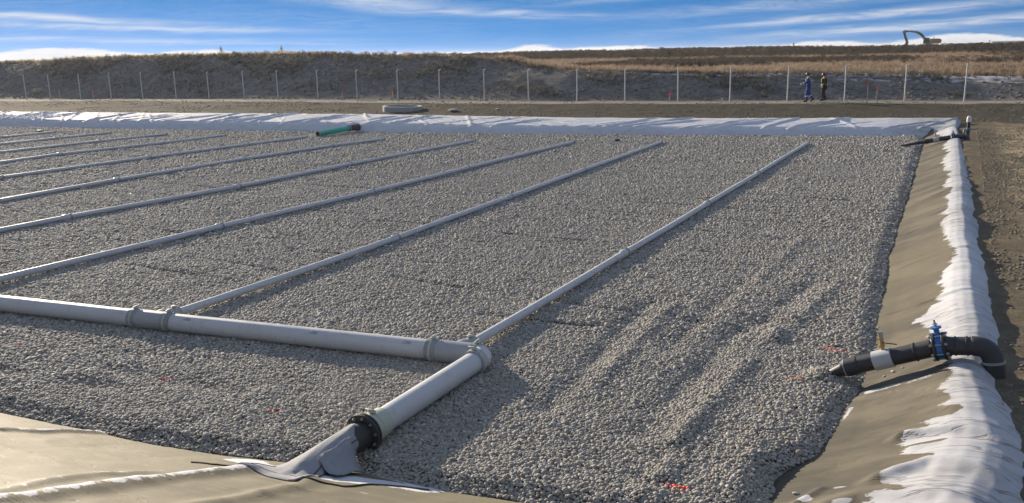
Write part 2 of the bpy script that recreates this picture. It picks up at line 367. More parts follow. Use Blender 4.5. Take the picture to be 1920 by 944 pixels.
def grid_mesh(name, X, Y, Z, keep=None, attrs=None):
    """quads from 2-D arrays, faces kept where keep (per vertex) is true on any corner"""
    ny, nx = X.shape; idx = np.arange(nx*ny).reshape(ny, nx)
    q = np.stack([idx[:-1, :-1], idx[:-1, 1:], idx[1:, 1:], idx[1:, :-1]], -1).reshape(-1, 4)
    if keep is not None:
        kf = keep.reshape(-1); q = q[kf[q].any(1)]
    used = np.unique(q); remap = np.full(nx*ny, -1); remap[used] = np.arange(len(used)); q = remap[q]
    P = np.stack([X, Y, Z], -1).reshape(-1, 3)[used]
    me = bpy.data.meshes.new(name)
    me.vertices.add(len(P)); me.vertices.foreach_set('co', P.astype(np.float32).ravel())
    me.loops.add(q.size); me.loops.foreach_set('vertex_index', q.astype(np.int32).ravel())
    me.polygons.add(len(q)); me.polygons.foreach_set('loop_start', np.arange(0, q.size, 4, dtype=np.int32))
    me.polygons.foreach_set('use_smooth', np.ones(len(q), dtype=bool))
    me.update(calc_edges=True); me.validate()
    for k, a in (attrs or {}).items():
        at = me.attributes.new(k, 'FLOAT', 'POINT'); at.data.foreach_set('value', a.reshape(-1)[used].astype(np.float32))
    return me

# ------------------------------------------------------------------ materials
class NT:
    def __init__(self, name):
        self.m = bpy.data.materials.new(name); self.m.use_nodes = True; self.t = self.m.node_tree
        self.b = self.t.nodes['Principled BSDF']; self.out = self.t.nodes['Material Output']
    def n(self, typ, **kw):
        o = self.t.nodes.new(typ)
        for k, v in kw.items(): setattr(o, k, v)
        return o
    def l(self, a, b): self.t.links.new(a, b)
    def math(self, op, a, b=None, clamp=False):
        n = self.n('ShaderNodeMath', operation=op, use_clamp=clamp)
        for i, v in enumerate((a, b)):
            if v is None: continue
            if isinstance(v, (int, float)): n.inputs[i].default_value = v
            else: self.l(v, n.inputs[i])
        return n.outputs[0]
    def noise(self, scale, det=4, rough=.55, vec=None, stretch=None, dist=0):
        if vec is None: vec = self.pos()
        if stretch:
            mp = self.n('ShaderNodeMapping'); self.l(vec, mp.inputs[0]); mp.inputs['Scale'].default_value = stretch; vec = mp.outputs[0]
        n = self.n('ShaderNodeTexNoise'); n.inputs['Scale'].default_value = scale; n.inputs['Detail'].default_value = det
        n.inputs['Roughness'].default_value = rough; n.inputs['Distortion'].default_value = dist; self.l(vec, n.inputs['Vector']); return n.outputs['Fac']
    def pos(self):
        if not hasattr(self, '_p'): self._p = self.n('ShaderNodeNewGeometry').outputs['Position']
        return self._p
    def attr(self, name): return self.n('ShaderNodeAttribute', attribute_name=name).outputs['Fac']
    def step(self, v, lo, hi, a=0., b=1.):
        n = self.n('ShaderNodeMapRange', interpolation_type='SMOOTHSTEP'); self.l(v, n.inputs[0])
        for i, k in zip((1, 2, 3, 4), (lo, hi, a, b)): n.inputs[i].default_value = k
        return n.outputs[0]
    def mix(self, f, a, b, blend='MIX'):
        n = self.n('ShaderNodeMix', data_type='RGBA', blend_type=blend)
        for i, v in ((0, f), (6, a), (7, b)):
            if isinstance(v, (int, float)): n.inputs[i].default_value = v
            elif isinstance(v, tuple): n.inputs[i].default_value = tuple(v)+((1,) if len(v) == 3 else ())
            else: self.l(v, n.inputs[i])
        return n.outputs[2]
    def ramp(self, f, stops):
        n = self.n('ShaderNodeValToRGB'); self.l(f, n.inputs[0]); cr = n.color_ramp
        while len(cr.elements) < len(stops): cr.elements.new(0.5)
        for e, (p, c) in zip(cr.elements, stops): e.position = p; e.color = tuple(c)+(1,)
        return n.outputs[0]
    def bump(self, h, strength=.3, dist=.01):
        n = self.n('ShaderNodeBump'); n.inputs['Strength'].default_value = strength; n.inputs['Distance'].default_value = dist
        self.l(h, n.inputs['Height']); self.l(n.outputs[0], self.b.inputs['Normal'])
    def fin(self, color=None, rough=.6, metal=0., spec=None):
        if color is not None:
            if isinstance(color, tuple): self.b.inputs['Base Color'].default_value = color+(1,)
            else: self.l(color, self.b.inputs['Base Color'])
        if isinstance(rough, (int, float)): self.b.inputs['Roughness'].default_value = rough
        else: self.l(rough, self.b.inputs['Roughness'])
        self.b.inputs['Metallic'].default_value = metal
        if spec is not None: self.b.inputs['Specular IOR Level'].default_value = spec
        return self.m
def plain(name, c, rough=.6, metal=0., var=.18, scale=9., spec=None, bump=0.):
    t = NT(name); n = t.noise(scale, 5, .6)
    d = tuple(max(0, v*(1-var)) for v in c); e = tuple(min(1, v*(1+var)) for v in c)
    col = t.mix(n, d, e)
    if bump: t.bump(t.noise(scale*6, 4), bump, .004)
    return t.fin(col, rough, metal, spec)

M = {}
def build_materials():
    # --- stones
    t = NT('washed_stone')
    oi = t.n('ShaderNodeObjectInfo')
    c = t.ramp(oi.outputs['Random'], [(0, (.19, .178, .157)), (.16, (.265, .245, .21)), (.4, (.335, .31, .265)), (.62, (.40, .373, .322)), (.8, (.335, .282, .22)), (.9, (.47, .445, .395)), (1, (.58, .555, .51))])
    tc = t.n('ShaderNodeTexCoord').outputs['Object']
    n = t.noise(30, 4, .6, vec=tc)
    t.l(t.mix(.35, c, t.ramp(n, [(.3, (.22, .21, .19)), (.7, (.44, .42, .38))])), t.b.inputs['Base Color'])
    t.bump(t.noise(90, 3, .6, vec=tc), .25, .004); M['stone'] = t.fin(None, .72, spec=.35)
    # --- bed under the stones
    t = NT('gravel_base'); v = t.n('ShaderNodeTexVoronoi'); v.inputs['Scale'].default_value = 22; t.l(t.pos(), v.inputs['Vector'])
    sepc = t.n('ShaderNodeSeparateColor'); t.l(v.outputs['Color'], sepc.inputs[0])
    c = t.ramp(sepc.outputs[0], [(0, (.13, .125, .115)), (.5, (.27, .25, .225)), (1, (.40, .38, .35))])
    t.bump(t.math('MULTIPLY', v.outputs['Distance'], -1.0), .9, .02); M['base'] = t.fin(c, .85, spec=.2)
    # --- orange sprayed stones
    t = NT('sprayed_stone'); n = t.noise(34, 3, .6)
    M['orange'] = t.fin(t.mix(t.step(n, .36, .50), (.38, .30, .25), (.85, .11, .06)), .7)
    # --- geotextile with hoar frost
    t = NT('geotextile_frost')
    f = t.attr('frost'); nn = t.math('ADD', t.math('MULTIPLY', t.noise(5, 6, .7, stretch=(1, 2.2, 1)), .75), t.math('MULTIPLY', t.noise(2.2, 5, .65), .25)); n2 = t.noise(45, 3, .7)
    fr = t.math('ADD', f, t.math('ADD', t.math('MULTIPLY', t.math('SUBTRACT', nn, .5), .85), t.math('MULTIPLY', t.math('SUBTRACT', n2, .5), .16)))
    mask = t.step(fr, .485, .535)
    big = t.noise(.55, 4, .6); mid = t.noise(2.6, 5, .6, stretch=(.6, 1.8, 1)); fine = t.noise(60, 3, .6)
    cloth = t.mix(t.step(big, .35, .66), (.122, .107, .066), (.178, .153, .090))
    cloth = t.mix(t.step(mid, .3, .75), cloth, t.mix(.5, cloth, (.20, .175, .115)))
    wet = t.step(t.noise(1.3, 3, .6, stretch=(1, 2.5, 1)), .55, .68); cloth = t.mix(t.math('MULTIPLY', wet, .55), cloth, (.105, .092, .070))
    cloth = t.mix(t.math('MULTIPLY', fine, .4), cloth, t.mix(.5, cloth, (.23, .205, .145)))
    scuff = t.step(t.noise(26, 4, .7, stretch=(.35, 1.4, 1)), .66, .74); cloth = t.mix(t.math('MULTIPLY', scuff, .45), cloth, (.32, .29, .22))
    speck = t.step(t.noise(55, 2, .5), .74, .78); cloth = t.mix(t.math('MULTIPLY', speck, .7), cloth, (.05, .043, .032))
    # dirt spattered on the frost
    spat = t.step(t.noise(16, 4, .7, stretch=(.6, 1.6, 1)), .60, .70)
    frost = t.mix(t.noise(3, 4, .6), (.40, .41, .435), (.53, .54, .565)); frost = t.mix(t.math('MULTIPLY', t.math('SUBTRACT', 1.0, t.attr('wet')), .8), frost, (.68, .69, .72))
    frost = t.mix(t.math('MULTIPLY', spat, .30), frost, (.33, .30, .25))
    grey = t.step(t.noise(1.7, 4, .6, stretch=(.7, 2.4, 1)), .48, .72)
    frost = t.mix(t.math('MULTIPLY', t.math('MULTIPLY', grey, t.math('ADD', t.attr('wet'), .35)), .5), frost, (.29, .28, .26))
    crz = t.noise(1.5, 4, .6, stretch=(.35, 3.2, 1), dist=.4); crz = t.step(t.math('ABSOLUTE', t.math('SUBTRACT', crz, .5)), .0, .022, 1., 0.)
    frost = t.mix(t.math('MULTIPLY', crz, t.math('MULTIPLY', t.attr('wet'), .65)), frost, (.14, .125, .105))
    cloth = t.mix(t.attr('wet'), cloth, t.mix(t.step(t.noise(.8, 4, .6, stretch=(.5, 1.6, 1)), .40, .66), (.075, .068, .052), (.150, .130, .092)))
    t.l(t.mix(mask, cloth, frost), t.b.inputs['Base Color'])
    hgt = t.math('ADD', t.math('MULTIPLY', mid, .6), t.math('ADD', t.math('MULTIPLY', fine, .12), t.math('ADD', t.math('MULTIPLY', mask, .10), t.math('MULTIPLY', crz, -.25))))
    t.bump(hgt, .45, .03); M['liner'] = t.fin(None, .72, spec=.35)
    M['boot'] = plain('boot_fabric', (.30, .31, .33), .85, var=.25, scale=14, bump=.4)
    # --- earth
    t = NT('earth')
    big = t.noise(.35, 5, .6); mid = t.noise(2.2, 6, .65); fine = t.noise(24, 5, .7); vfine = t.noise(70, 3, .7)
    dirt = t.mix(t.step(mid, .3, .7), (.105, .087, .063), (.185, .155, .112))
    dirt = t.mix(t.step(big, .4, .7), dirt, t.mix(.5, dirt, (.20, .165, .11)))
    tan = t.mix(mid, (.32, .255, .165), (.48, .395, .265))
    dirt = t.mix(t.math('MULTIPLY', t.attr('tan'), t.step(t.noise(1.1, 5, .6), .32, .62)), dirt, tan)
    dirt = t.mix(t.step(fine, .56, .74), dirt, t.mix(.6, dirt, (.36, .33, .28)))
    dirt = t.mix(t.step(fine, .44, .28), dirt, t.mix(.6, dirt, (.05, .042, .034)))
    soil_shade = t.mix(t.step(mid, .3, .7), (.062, .055, .042), (.105, .094, .072)); soil_shade = t.mix(t.step(fine, .60, .74), soil_shade, (.20, .185, .15)); dirt = t.mix(t.attr('soil_shade'), dirt, soil_shade)  # dark verge soil, with the shade of the bank worked into its colour
    slope = t.mix(t.step(t.noise(1.4, 6, .7), .35, .68), (.160, .143, .125), (.265, .242, .214))
    slope = t.mix(t.step(t.noise(.5, 5, .65), .5, .66), slope, (.20, .19, .155))
    slope = t.mix(t.step(t.noise(9, 4, .7), .60, .72), slope, (.30, .28, .25))
    c = t.mix(t.attr('slope'), dirt, slope)
    straw = t.mix(t.step(t.noise(.8, 6, .7), .3, .7), (.22, .165, .115), (.37, .29, .20))
    scrub = t.mix(t.step(t.noise(.5, 6, .7), .3, .7), (.085, .078, .066), (.16, .14, .11))
    c = t.mix(t.attr('straw'), c, straw); c = t.mix(t.attr('scrub'), c, scrub)
    road = t.mix(fine, (.24, .225, .20), (.38, .36, .32)); c = t.mix(t.attr('road'), c, road)
    fa = t.math('ADD', t.attr('frost'), t.math('MULTIPLY', t.math('SUBTRACT', t.noise(3.0, 6, .7, stretch=(.4, 1, 1)), .5), 1.2))
    c = t.mix(t.step(fa, .5, .62), c, (.55, .54, .54))
    t.l(c, t.b.inputs['Base Color'])
    t.bump(t.math('ADD', t.math('MULTIPLY', mid, 1.0), t.math('ADD', t.math('MULTIPLY', fine, .35), t.math('MULTIPLY', vfine, .12))), .75, .06)
    M['earth'] = t.fin(None, .95, spec=.04)
    # --- plants
    def leaf(name, stops):
        t = NT(name); oi = t.n('ShaderNodeObjectInfo'); g = t.n('ShaderNodeNewGeometry')
        r = t.math('ADD', t.math('MULTIPLY', oi.outputs['Random'], .7), t.math('MULTIPLY', g.outputs['Random Per Island'], .3))
        c = t.ramp(r, stops); t.l(c, t.b.inputs['Base Color']); t.fin(None, .8, spec=.1)
        tr = t.n('ShaderNodeBsdfTranslucent'); t.l(c, tr.inputs[0]); ms = t.n('ShaderNodeMixShader'); ms.inputs[0].default_value = .4
        t.l(t.b.outputs[0], ms.inputs[1]); t.l(tr.outputs[0], ms.inputs[2]); t.l(ms.outputs[0], t.out.inputs[0]); return t.m
    M['grass'] = leaf('dry_grass', [(0, (.17, .125, .095)), (.3, (.28, .21, .155)), (.6, (.43, .345, .255)), (.85, (.32, .25, .19)), (1, (.15, .13, .105))])
    M['weed'] = leaf('dark_weed', [(0, (.12, .113, .10)), (.5, (.18, .17, .14)), (1, (.26, .235, .195))])
    M['gold'] = leaf('golden_weed', [(0, (.36, .26, .14)), (.5, (.54, .42, .25)), (1, (.68, .57, .39))])
    M['scrubleaf'] = leaf('scrub_leaf', [(0, (.050, .045, .042)), (.5, (.085, .074, .066)), (1, (.15, .125, .10))])
    M['bush'] = leaf('bush_leaf', [(0, (.045, .055, .028)), (1, (.10, .105, .05))])
    M['twig'] = plain('twig', (.14, .10, .065), .9)
    # --- pipes
    t = NT('grey_pvc'); n = t.noise(2.5, 5, .6); n2 = t.noise(20, 4, .7)
    c = t.mix(n, (.50, .515, .53), (.60, .615, .63)); c = t.mix(t.step(n2, .62, .78), c, (.36, .355, .34))
    dust = t.step(t.noise(5, 4, .7), .5, .75); c = t.mix(t.math('MULTIPLY', dust, .55), c, (.42, .385, .33)); c = t.mix(t.math('MULTIPLY', t.step(t.noise(38, 4, .75, stretch=(1, 1, 1)), .60, .72), .5), c, (.27, .26, .24))
    M['pvc'] = t.fin(c, t.step(n, .3, .7, .38, .55), spec=.45)
    M['pvc_dark'] = plain('grey_pvc_fitting', (.35, .365, .385), .42, var=.12, scale=12)
    M['bell'] = plain('grey_pvc_bell', (.29, .30, .31), .5, var=.2, scale=16)
    M['strap'] = plain('pale_green_strap', (.47, .50, .41), .55, var=.2, scale=30)
    M['print'] = plain('pipe_print', (.10, .12, .17), .6, var=.5, scale=60)
    M['black'] = plain('black_plastic', (.042, .043, .046), .52, var=.35, scale=10, spec=.5)
    M['rubber'] = plain('black_iron', (.036, .036, .037), .6, var=.3, scale=20)
    M['steel'] = plain('bolt_steel', (.42, .42, .41), .42, .85, var=.25, scale=60)
    M['blue'] = plain('valve_blue_paint', (.03, .16, .47), .45, var=.2, scale=20)
    M['brass'] = plain('brass', (.52, .38, .17), .40, .55, var=.25, scale=40)
    M['sleeve'] = plain('pale_grey_sleeve', (.48, .50, .51), .45, var=.1)
    M['green'] = plain('green_pvc', (.03, .42, .31), .40, var=.15)
    M['hole'] = plain('dark_inside', (.012, .013, .013), .9)
    M['white'] = plain('white_paint', (.70, .69, .66), .55, var=.15, scale=20)
    M['cord'] = plain('dark_cord', (.075, .062, .045), .9)
    M['post'] = plain('galvanised_post', (.60, .60, .57), .50, .15, var=.15, scale=30)
    M['wire'] = plain('fence_wire', (.32, .32, .31), .5, .5)
    M['lath'] = plain('raw_lath', (.58, .48, .32), .85, var=.25, scale=20)
    M['red'] = plain('stake_red_paint', (.95, .10, .05), .7, var=.2, scale=40)
    M['pink'] = plain('flagging_pink', (.85, .075, .20), .6, var=.2, scale=40)
    M['concrete'] = plain('concrete', (.36, .36, .33), .85, var=.22, scale=5, bump=.4)
    M['clod'] = plain('earth_clod', (.17, .145, .108), .9, var=.45, scale=3)
    M['bankclod'] = plain('bank_clod', (.19, .175, .155), .9, var=.5, scale=2)
    M['rock'] = plain('pale_rock', (.44, .41, .36), .85, var=.25, scale=12, bump=.5)
    M['skin'] = plain('skin', (.46, .27, .19), .55, var=.1)
    M['coverall'] = plain('blue_coverall', (.022, .055, .26), .82, var=.25, scale=14)
    M['jacket'] = plain('dark_brown_jacket', (.030, .024, .018), .85, var=.3, scale=14)
    M['trouser'] = plain('black_trousers', (.016, .016, .018), .85, var=.3, scale=14)
    M['hivis'] = plain('hi_vis_yellow', (.62, .66, .16), .6, var=.15, scale=20)
    M['reflect'] = plain('reflective_tape', (.72, .75, .62), .4, var=.1)
    M['hat'] = plain('dark_hard_hat', (.030, .040, .042), .3, var=.2)
    M['boot_leather'] = plain('boot_leather', (.05, .035, .024), .7)
    M['glove'] = plain('work_glove', (.42, .40, .36), .85)
    M['digger'] = plain('digger_olive', (.050, .070, .030), .55, var=.35, scale=2.)
    M['digger_body'] = plain('digger_ochre', (.34, .21, .10), .6, var=.35, scale=2.)
    M['track'] = plain('digger_track', (.040, .036, .030), .85)
    M['glass'] = plain('dark_glass', (.03, .04, .05), .12)
    M['house_wall'] = plain('pale_cladding', (.46, .48, .46), .8, var=.08, scale=.3)
    M['house_roof'] = plain('grey_roof', (.27, .29, .29), .7, var=.1, scale=.3)
build_materials()

# ------------------------------------------------------------------ scattering (points carry rotation, size and kind)
def protos(name, meshes):
    c = bpy.data.collections.new(name)
    for i, me in enumerate(meshes):
        c.objects.link(bpy.data.objects.new('%s_%02d' % (name, i), me))
    return c
def scatter(name, coll, P, rot, scl, idx, parent=None):
    n = len(P); me = bpy.data.meshes.new(name); me.vertices.add(n); me.vertices.foreach_set('co', P.astype(np.float32).ravel())
    for k, typ, a, prop in (('rot', 'FLOAT_VECTOR', rot, 'vector'), ('scl', 'FLOAT_VECTOR', scl, 'vector')):
        at = me.attributes.new(k, typ, 'POINT'); at.data.foreach_set(prop, a.astype(np.float32).ravel())
    at = me.attributes.new('kind_index', 'INT', 'POINT'); at.data.foreach_set('value', idx.astype(np.int32))
    o = link(name, me, None, parent)
    g = bpy.data.node_groups.new(name, 'GeometryNodeTree')
    g.interface.new_socket('Geometry', in_out='INPUT', socket_type='NodeSocketGeometry')
    g.interface.new_socket('Geometry', in_out='OUTPUT', socket_type='NodeSocketGeometry')
    gi = g.nodes.new('NodeGroupInput'); go = g.nodes.new('NodeGroupOutput')
    ip = g.nodes.new('GeometryNodeInstanceOnPoints'); ci = g.nodes.new('GeometryNodeCollectionInfo')
    ci.inputs['Collection'].default_value = coll; ci.inputs['Separate Children'].default_value = True; ci.inputs['Reset Children'].default_value = True
    def na(k, t):
        q = g.nodes.new('GeometryNodeInputNamedAttribute'); q.data_type = t; q.inputs['Name'].default_value = k
        return q.outputs['Attribute']
    L = g.links.new
    L(gi.outputs[0], ip.inputs['Points']); L(ci.outputs[0], ip.inputs['Instance']); ip.inputs['Pick Instance'].default_value = True
    L(na('kind_index', 'INT'), ip.inputs['Instance Index']); L(na('rot', 'FLOAT_VECTOR'), ip.inputs['Rotation']); L(na('scl', 'FLOAT_VECTOR'), ip.inputs['Scale'])
    L(ip.outputs[0], go.inputs[0])
    md = o.modifiers.new('scatter', 'NODES'); md.node_group = g
    return o
def stone_mesh(seed, sub=2, m=None):
    bm = bmesh.new(); bmesh.ops.create_icosphere(bm, subdivisions=sub, radius=.5); rr = random.Random(seed)
    ax = [Vector((rr.uniform(-1, 1), rr.uniform(-1, 1), rr.uniform(-1, 1))).normalized() for _ in range(7)]
    am = [rr.uniform(-.16, .10) for _ in ax]; cut = [rr.uniform(.55, .9) for _ in ax]
    for v in bm.verts:
        d = v.co.normalized(); s = 1.0
        for a, k, c in zip(ax, am, cut):
            q = d.dot(a)
            if q > c-.25: s += k*min(1, (q-c+.25)/.35)
        v.co = Vector((v.co.x*s*1.18, v.co.y*s*.92, v.co.z*s*.70))
    me = bpy.data.meshes.new('stone_shape'); bm.to_mesh(me); bm.free()
    me.polygons.foreach_set('use_smooth', [True]*len(me.polygons)); me.materials.append(m or M['stone']); return me

# ------------------------------------------------------------------ ground (one sheet to the horizon)
def build_ground():
    def axis(parts): return np.unique(np.round(np.concatenate([np.arange(a, b, s) for a, b, s in parts]), 4))
    xs = axis([(-3000, -600, 300), (-600, -200, 40), (-200, -110, 6), (-110, -62, .55), (-62, -2, .36), (-2, .2, .2), (.2, 3.4, .08), (3.4, 9, .25), (9, 45, 1.2), (45, 200, 15), (200, 3001, 280)])
    ys = axis([(-60, -4, 4), (-4, 7, .35), (7, 40, .16), (40, 51.5, .22), (51.5, 76, .24), (76, 130, .8), (130, 210, 3), (210, 600, 20), (600, 6001, 270)])
    X, Y = np.meshgrid(xs, ys)
    xf, yf_ = X.ravel(), Y.ravel(); z = ground_z(xf, yf_)
    dr, dn, df, zr, zn, zf = liner_parts(xf, yf_)
    inside = (dr < 1.30) & (df < 2.75) & (dn < 6.5)
    soft = liner_z(xf, yf_, False)
    z = np.where(inside & (xf > -60), np.minimum(z, np.minimum(soft-.10, z)), z)
    deep = (gravel_inside(xf, yf_) > -.5); z = np.where(deep, -.75, z)
    z = np.where(inside & (dn > -1) & (dn < 6.5) & (z > soft-.1), soft-.1, z)
    fy = fence_y(xf); run = np.interp(xf, [-60, -34, -26, 10], [8.2, 7.6, 4.6, 4.4]); tt = (yf_-(fy+1.3))/run
    hc = np.interp(xf, _HC_X, _HC_Z)
    slope = sm(-.05, .05, tt)*(1-sm(.9, 1.05, tt))
    straw = sm(.90, 1.08, tt+.10*fbm(xf*.4, yf_*.4, 3, 201))
    scrub = sm(111, 114, yf_+3*fbm(xf*.08, yf_*.08, 2, 203))*(1-sm(121, 128, yf_))*.95+.6*sm(140, 150, yf_)*(1-sm(170, 175, yf_))
    scrub = scrub+.55*sm(82, 86, yf_)*(1-sm(92, 96, yf_))*sm(-40, -5, xf)
    road = sm(fy-2.6, fy-2.2, yf_+.3*fbm(xf*.5, yf_, 2, 205))*(1-sm(fy-.2, fy+.6, yf_))
    road = road*.7+.25*road*(fbm(xf*.6, yf_*.6, 3, 207) > 0)
    frost = (sm(.8, .98, tt)*(1-sm(1.0, 1.22, tt)))*sm(-32, -14, xf)*.86+.52*sm(.45, .7, tt)*(1-sm(.8, .95, tt))*sm(-24, -5, xf)
    frost = frost+.40*sm(.92, 1.0, tt)*(1-sm(1.02, 1.12, tt))*(xf < -32)*(xf > -60)
    tan = sm(1.1, 1.7, xf)*(1-sm(36, 52, yf_+3*fbm(xf*.3, yf_*.3, 3, 211)))*.95
    soil_shade = sm(2.2, 3.0, (yf_-yf(np.minimum(xf, -1.5))+.4*fbm(xf*.4, yf_*.4, 3, 209))-sm(-.5, 2, xf)*(1.5+1.6*fbm(xf*.35, yf_*.35, 3, 213)))*(1-.6*sm(2, 8, xf))*(1-sm(fy-2.2, fy-1.2, yf_))  # verge strip where the soil colour is darkened to stand for shade
    sh = X.shape
    me = grid_mesh('ground', X, Y, z.reshape(sh), None, {'slope': slope, 'straw': straw, 'scrub': np.clip(scrub, 0, 1), 'road': road, 'frost': frost, 'tan': tan, 'soil_shade': soil_shade})
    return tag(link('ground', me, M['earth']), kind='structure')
build_ground()

# ------------------------------------------------------------------ gravel bed
def in_view(x, y, lo=-11, hi=63):
    a = np.degrees(np.arctan2(-x, y)); return (a > lo) & (a < hi)
def build_gravel():
    xs = np.concatenate([np.arange(-75, -30, .5), np.arange(-30, -16, .25), np.arange(-16, -.3, .08)])
    ys = np.concatenate([np.arange(3.9, 16, .08), np.arange(16, 44.5, .2)])
    X, Y = np.meshgrid(xs, ys); z = gravel_z(X.ravel(), Y.ravel()).reshape(X.shape)-.016
    keep = (gravel_inside(X.ravel(), Y.ravel()) > -.25).reshape(X.shape)
    bed = link('gravel_bed', grid_mesh('gravel_bed', X, Y, z, keep), M['base'])
    tag(bed, 'bed of grey washed stones filling the lined basin floor', 'gravel', kind='stuff')
    coll = protos('stone_shape', [stone_mesh(100+i) for i in range(9)])
    Ps = []; Ss = []
    for (d0, d1, sp, sz) in ((4.5, 12, .0285, .039), (12, 20, .037, .049), (20, 32, .047, .058), (32, 66, .068, .080)):
        gx = np.arange(-60, -.5, sp); gy = np.arange(5, 44, sp*.9)
        # jittered hexagonal rows, built in slabs to stay light
        for k0 in range(0, len(gy), 200):
            yy = gy[k0:k0+200]; X, Y = np.meshgrid(gx, yy); X = X+(np.arange(len(yy))[:, None] % 2)*sp*.5
            X = X.ravel(); Y = Y.ravel(); d = np.hypot(X, Y)
            m = (d >= d0) & (d < d1) & in_view(X, Y, -10, np.where(d < 14, 67, 61.5))
            X = X[m]; Y = Y[m]
            X = X+RNG.uniform(-.46, .46, len(X))*sp; Y = Y+RNG.uniform(-.46, .46, len(Y))*sp
            e = gravel_inside(X, Y)+.05*fbm(X*2.2, Y*2.2, 2, 41)
            m = e > -.03; X = X[m]; Y = Y[m]
            s = sz*np.exp(RNG.normal(0, .20, len(X)))
            Z = gravel_z(X, Y)+RNG.uniform(-.10, .34, len(X))*s
            Ps.append(np.stack([X, Y, Z], 1)); Ss.append(s)
    P = np.concatenate(Ps); s = np.concatenate(Ss); n = len(P)
    rot = np.stack([RNG.normal(0, .35, n), RNG.normal(0, .35, n), RNG.uniform(0, 6.283, n)], 1)
    scl = np.stack([s*RNG.uniform(.9, 1.15, n), s*RNG.uniform(.9, 1.1, n), s*RNG.uniform(.85, 1.15, n)], 1)
    st = scatter('stones', coll, P, rot, scl, RNG.integers(0, 9, n), bed); st['kind'] = 'stuff'
    print('stones', n)
    return bed
build_gravel()

# ------------------------------------------------------------------ liner
_FF_Y = [0, 6.0, 7.16, 7.75, 8.51, 9.1, 9.34, 10.0, 10.58, 11.6, 12.9, 13.9, 16.6, 19.7, 22.6, 31.7, 40, 43, 48]
_FF_X = [-.3, -.45, -.40, -.42, -.24, .02, .12, .12, .06, -.02, -.24, -.05, .06, -.08, -.08, -.26, -.5, -.9, -2]
def frost_attr(x, y):
    dr, dn, df, zr, zn, zf = liner_parts(x, y)
    lx = x-np.interp(y, _FF_Y, _FF_X)
    fR = .5+lx*1.9+.30*(1-.5*sm(13, 18, y))*fbm(x*1.6, y*np.where(y > 15, 2.6, 5.5), 3, 301)+.34*fbm(x*.4, y*.85, 2, 313)+(.20+.30*sm(10.5, 9, y))*fbm(x*1.2, y*1.7, 2, 303)
    fR = fR-.95*np.exp(-(((x-.36)/.12)**2+((y-8.10)/.08)**2))-.95*np.exp(-(((x-.08)/.20)**2+((y-8.45)/.06)**2))-.95*np.exp(-(((x+.12)/.15)**2+((y-8.10)/.06)**2))-.95*np.exp(-(((x+.34)/.13)**2+((y-7.46)/.09)**2))-.7*np.exp(-(((x-.2)/.22)**2+((y-9.15)/.12)**2))-.5*np.exp(-(((x+.02)/.16)**2+((y-8.05)/.07)**2))-.45*np.exp(-(((x-.25)/.10)**2+((y-7.5)/.16)**2))
    fR = fR-.55*np.exp(-(((x+.15)/.12)**2+((y-7.35)/.10)**2))
    fF = .5+(df+.10)*2.2+.12*fbm(x*1.5, y*1.5, 2, 305)-1.6*sm(-1.4, -.9, x)*sm(.4, 0, df-.7)
    f = np.maximum(np.clip(fR, 0, 1)*sm(5.2, 6.8, y+.0*x), np.clip(fF, 0, 1))
    # frost kept in the shade of the black pipe, and slivers along the edge of the stones
    sh = np.exp(-(((y-(10.38-.10*(x+.5)))/.10)**4))*sm(-.85, -.7, x)*(1-sm(-.02, .12, x))
    f = np.maximum(f, .54*sh)
    e = gravel_inside(x, y)
    sl = np.exp(-((e+.06)/.045)**2)*((y < 10)*(x > -5.2))*(.42+.4*fbm(x*1.3, y*1.3, 2, 307))
    f = np.maximum(f, np.clip(sl, 0, .9))
    for (P, w, hh), k in zip(NEAR_FOLDS, (.54, .57, .46, .0)):
        d, t = _poly(x, y, P); f = np.maximum(f, k*np.exp(-((d-.015)/(w*.9))**2)*sm(0, .1, t))
    d, t = _poly(x, y, [(-6.15, 5.95), (-5.75, 5.75), (-5.3, 5.66), (-4.9, 5.85), (-4.55, 6.12), (-4.2, 6.25)])
    f = np.maximum(f, (.95-.3*vnoise(x*5, y*9, 309))*np.exp(-(d/.25)**2))
    for cx_, cy_, wx, wy, k in ((-.95, 7.45, .12, .10, .75), (-1.12, 7.2, .10, .12, .7), (-.68, 7.66, .10, .05, .7), (-.62, 7.25, .13, .06, .75), (-4.35, 5.55, .12, .05, .62), (-4.0, 5.75, .14, .04, .62), (-3.5, 5.95, .14, .05, .6)):
        f = np.maximum(f, k*np.exp(-(((x-cx_)/wx)**2+((y-cy_)/wy)**2)))
    return f
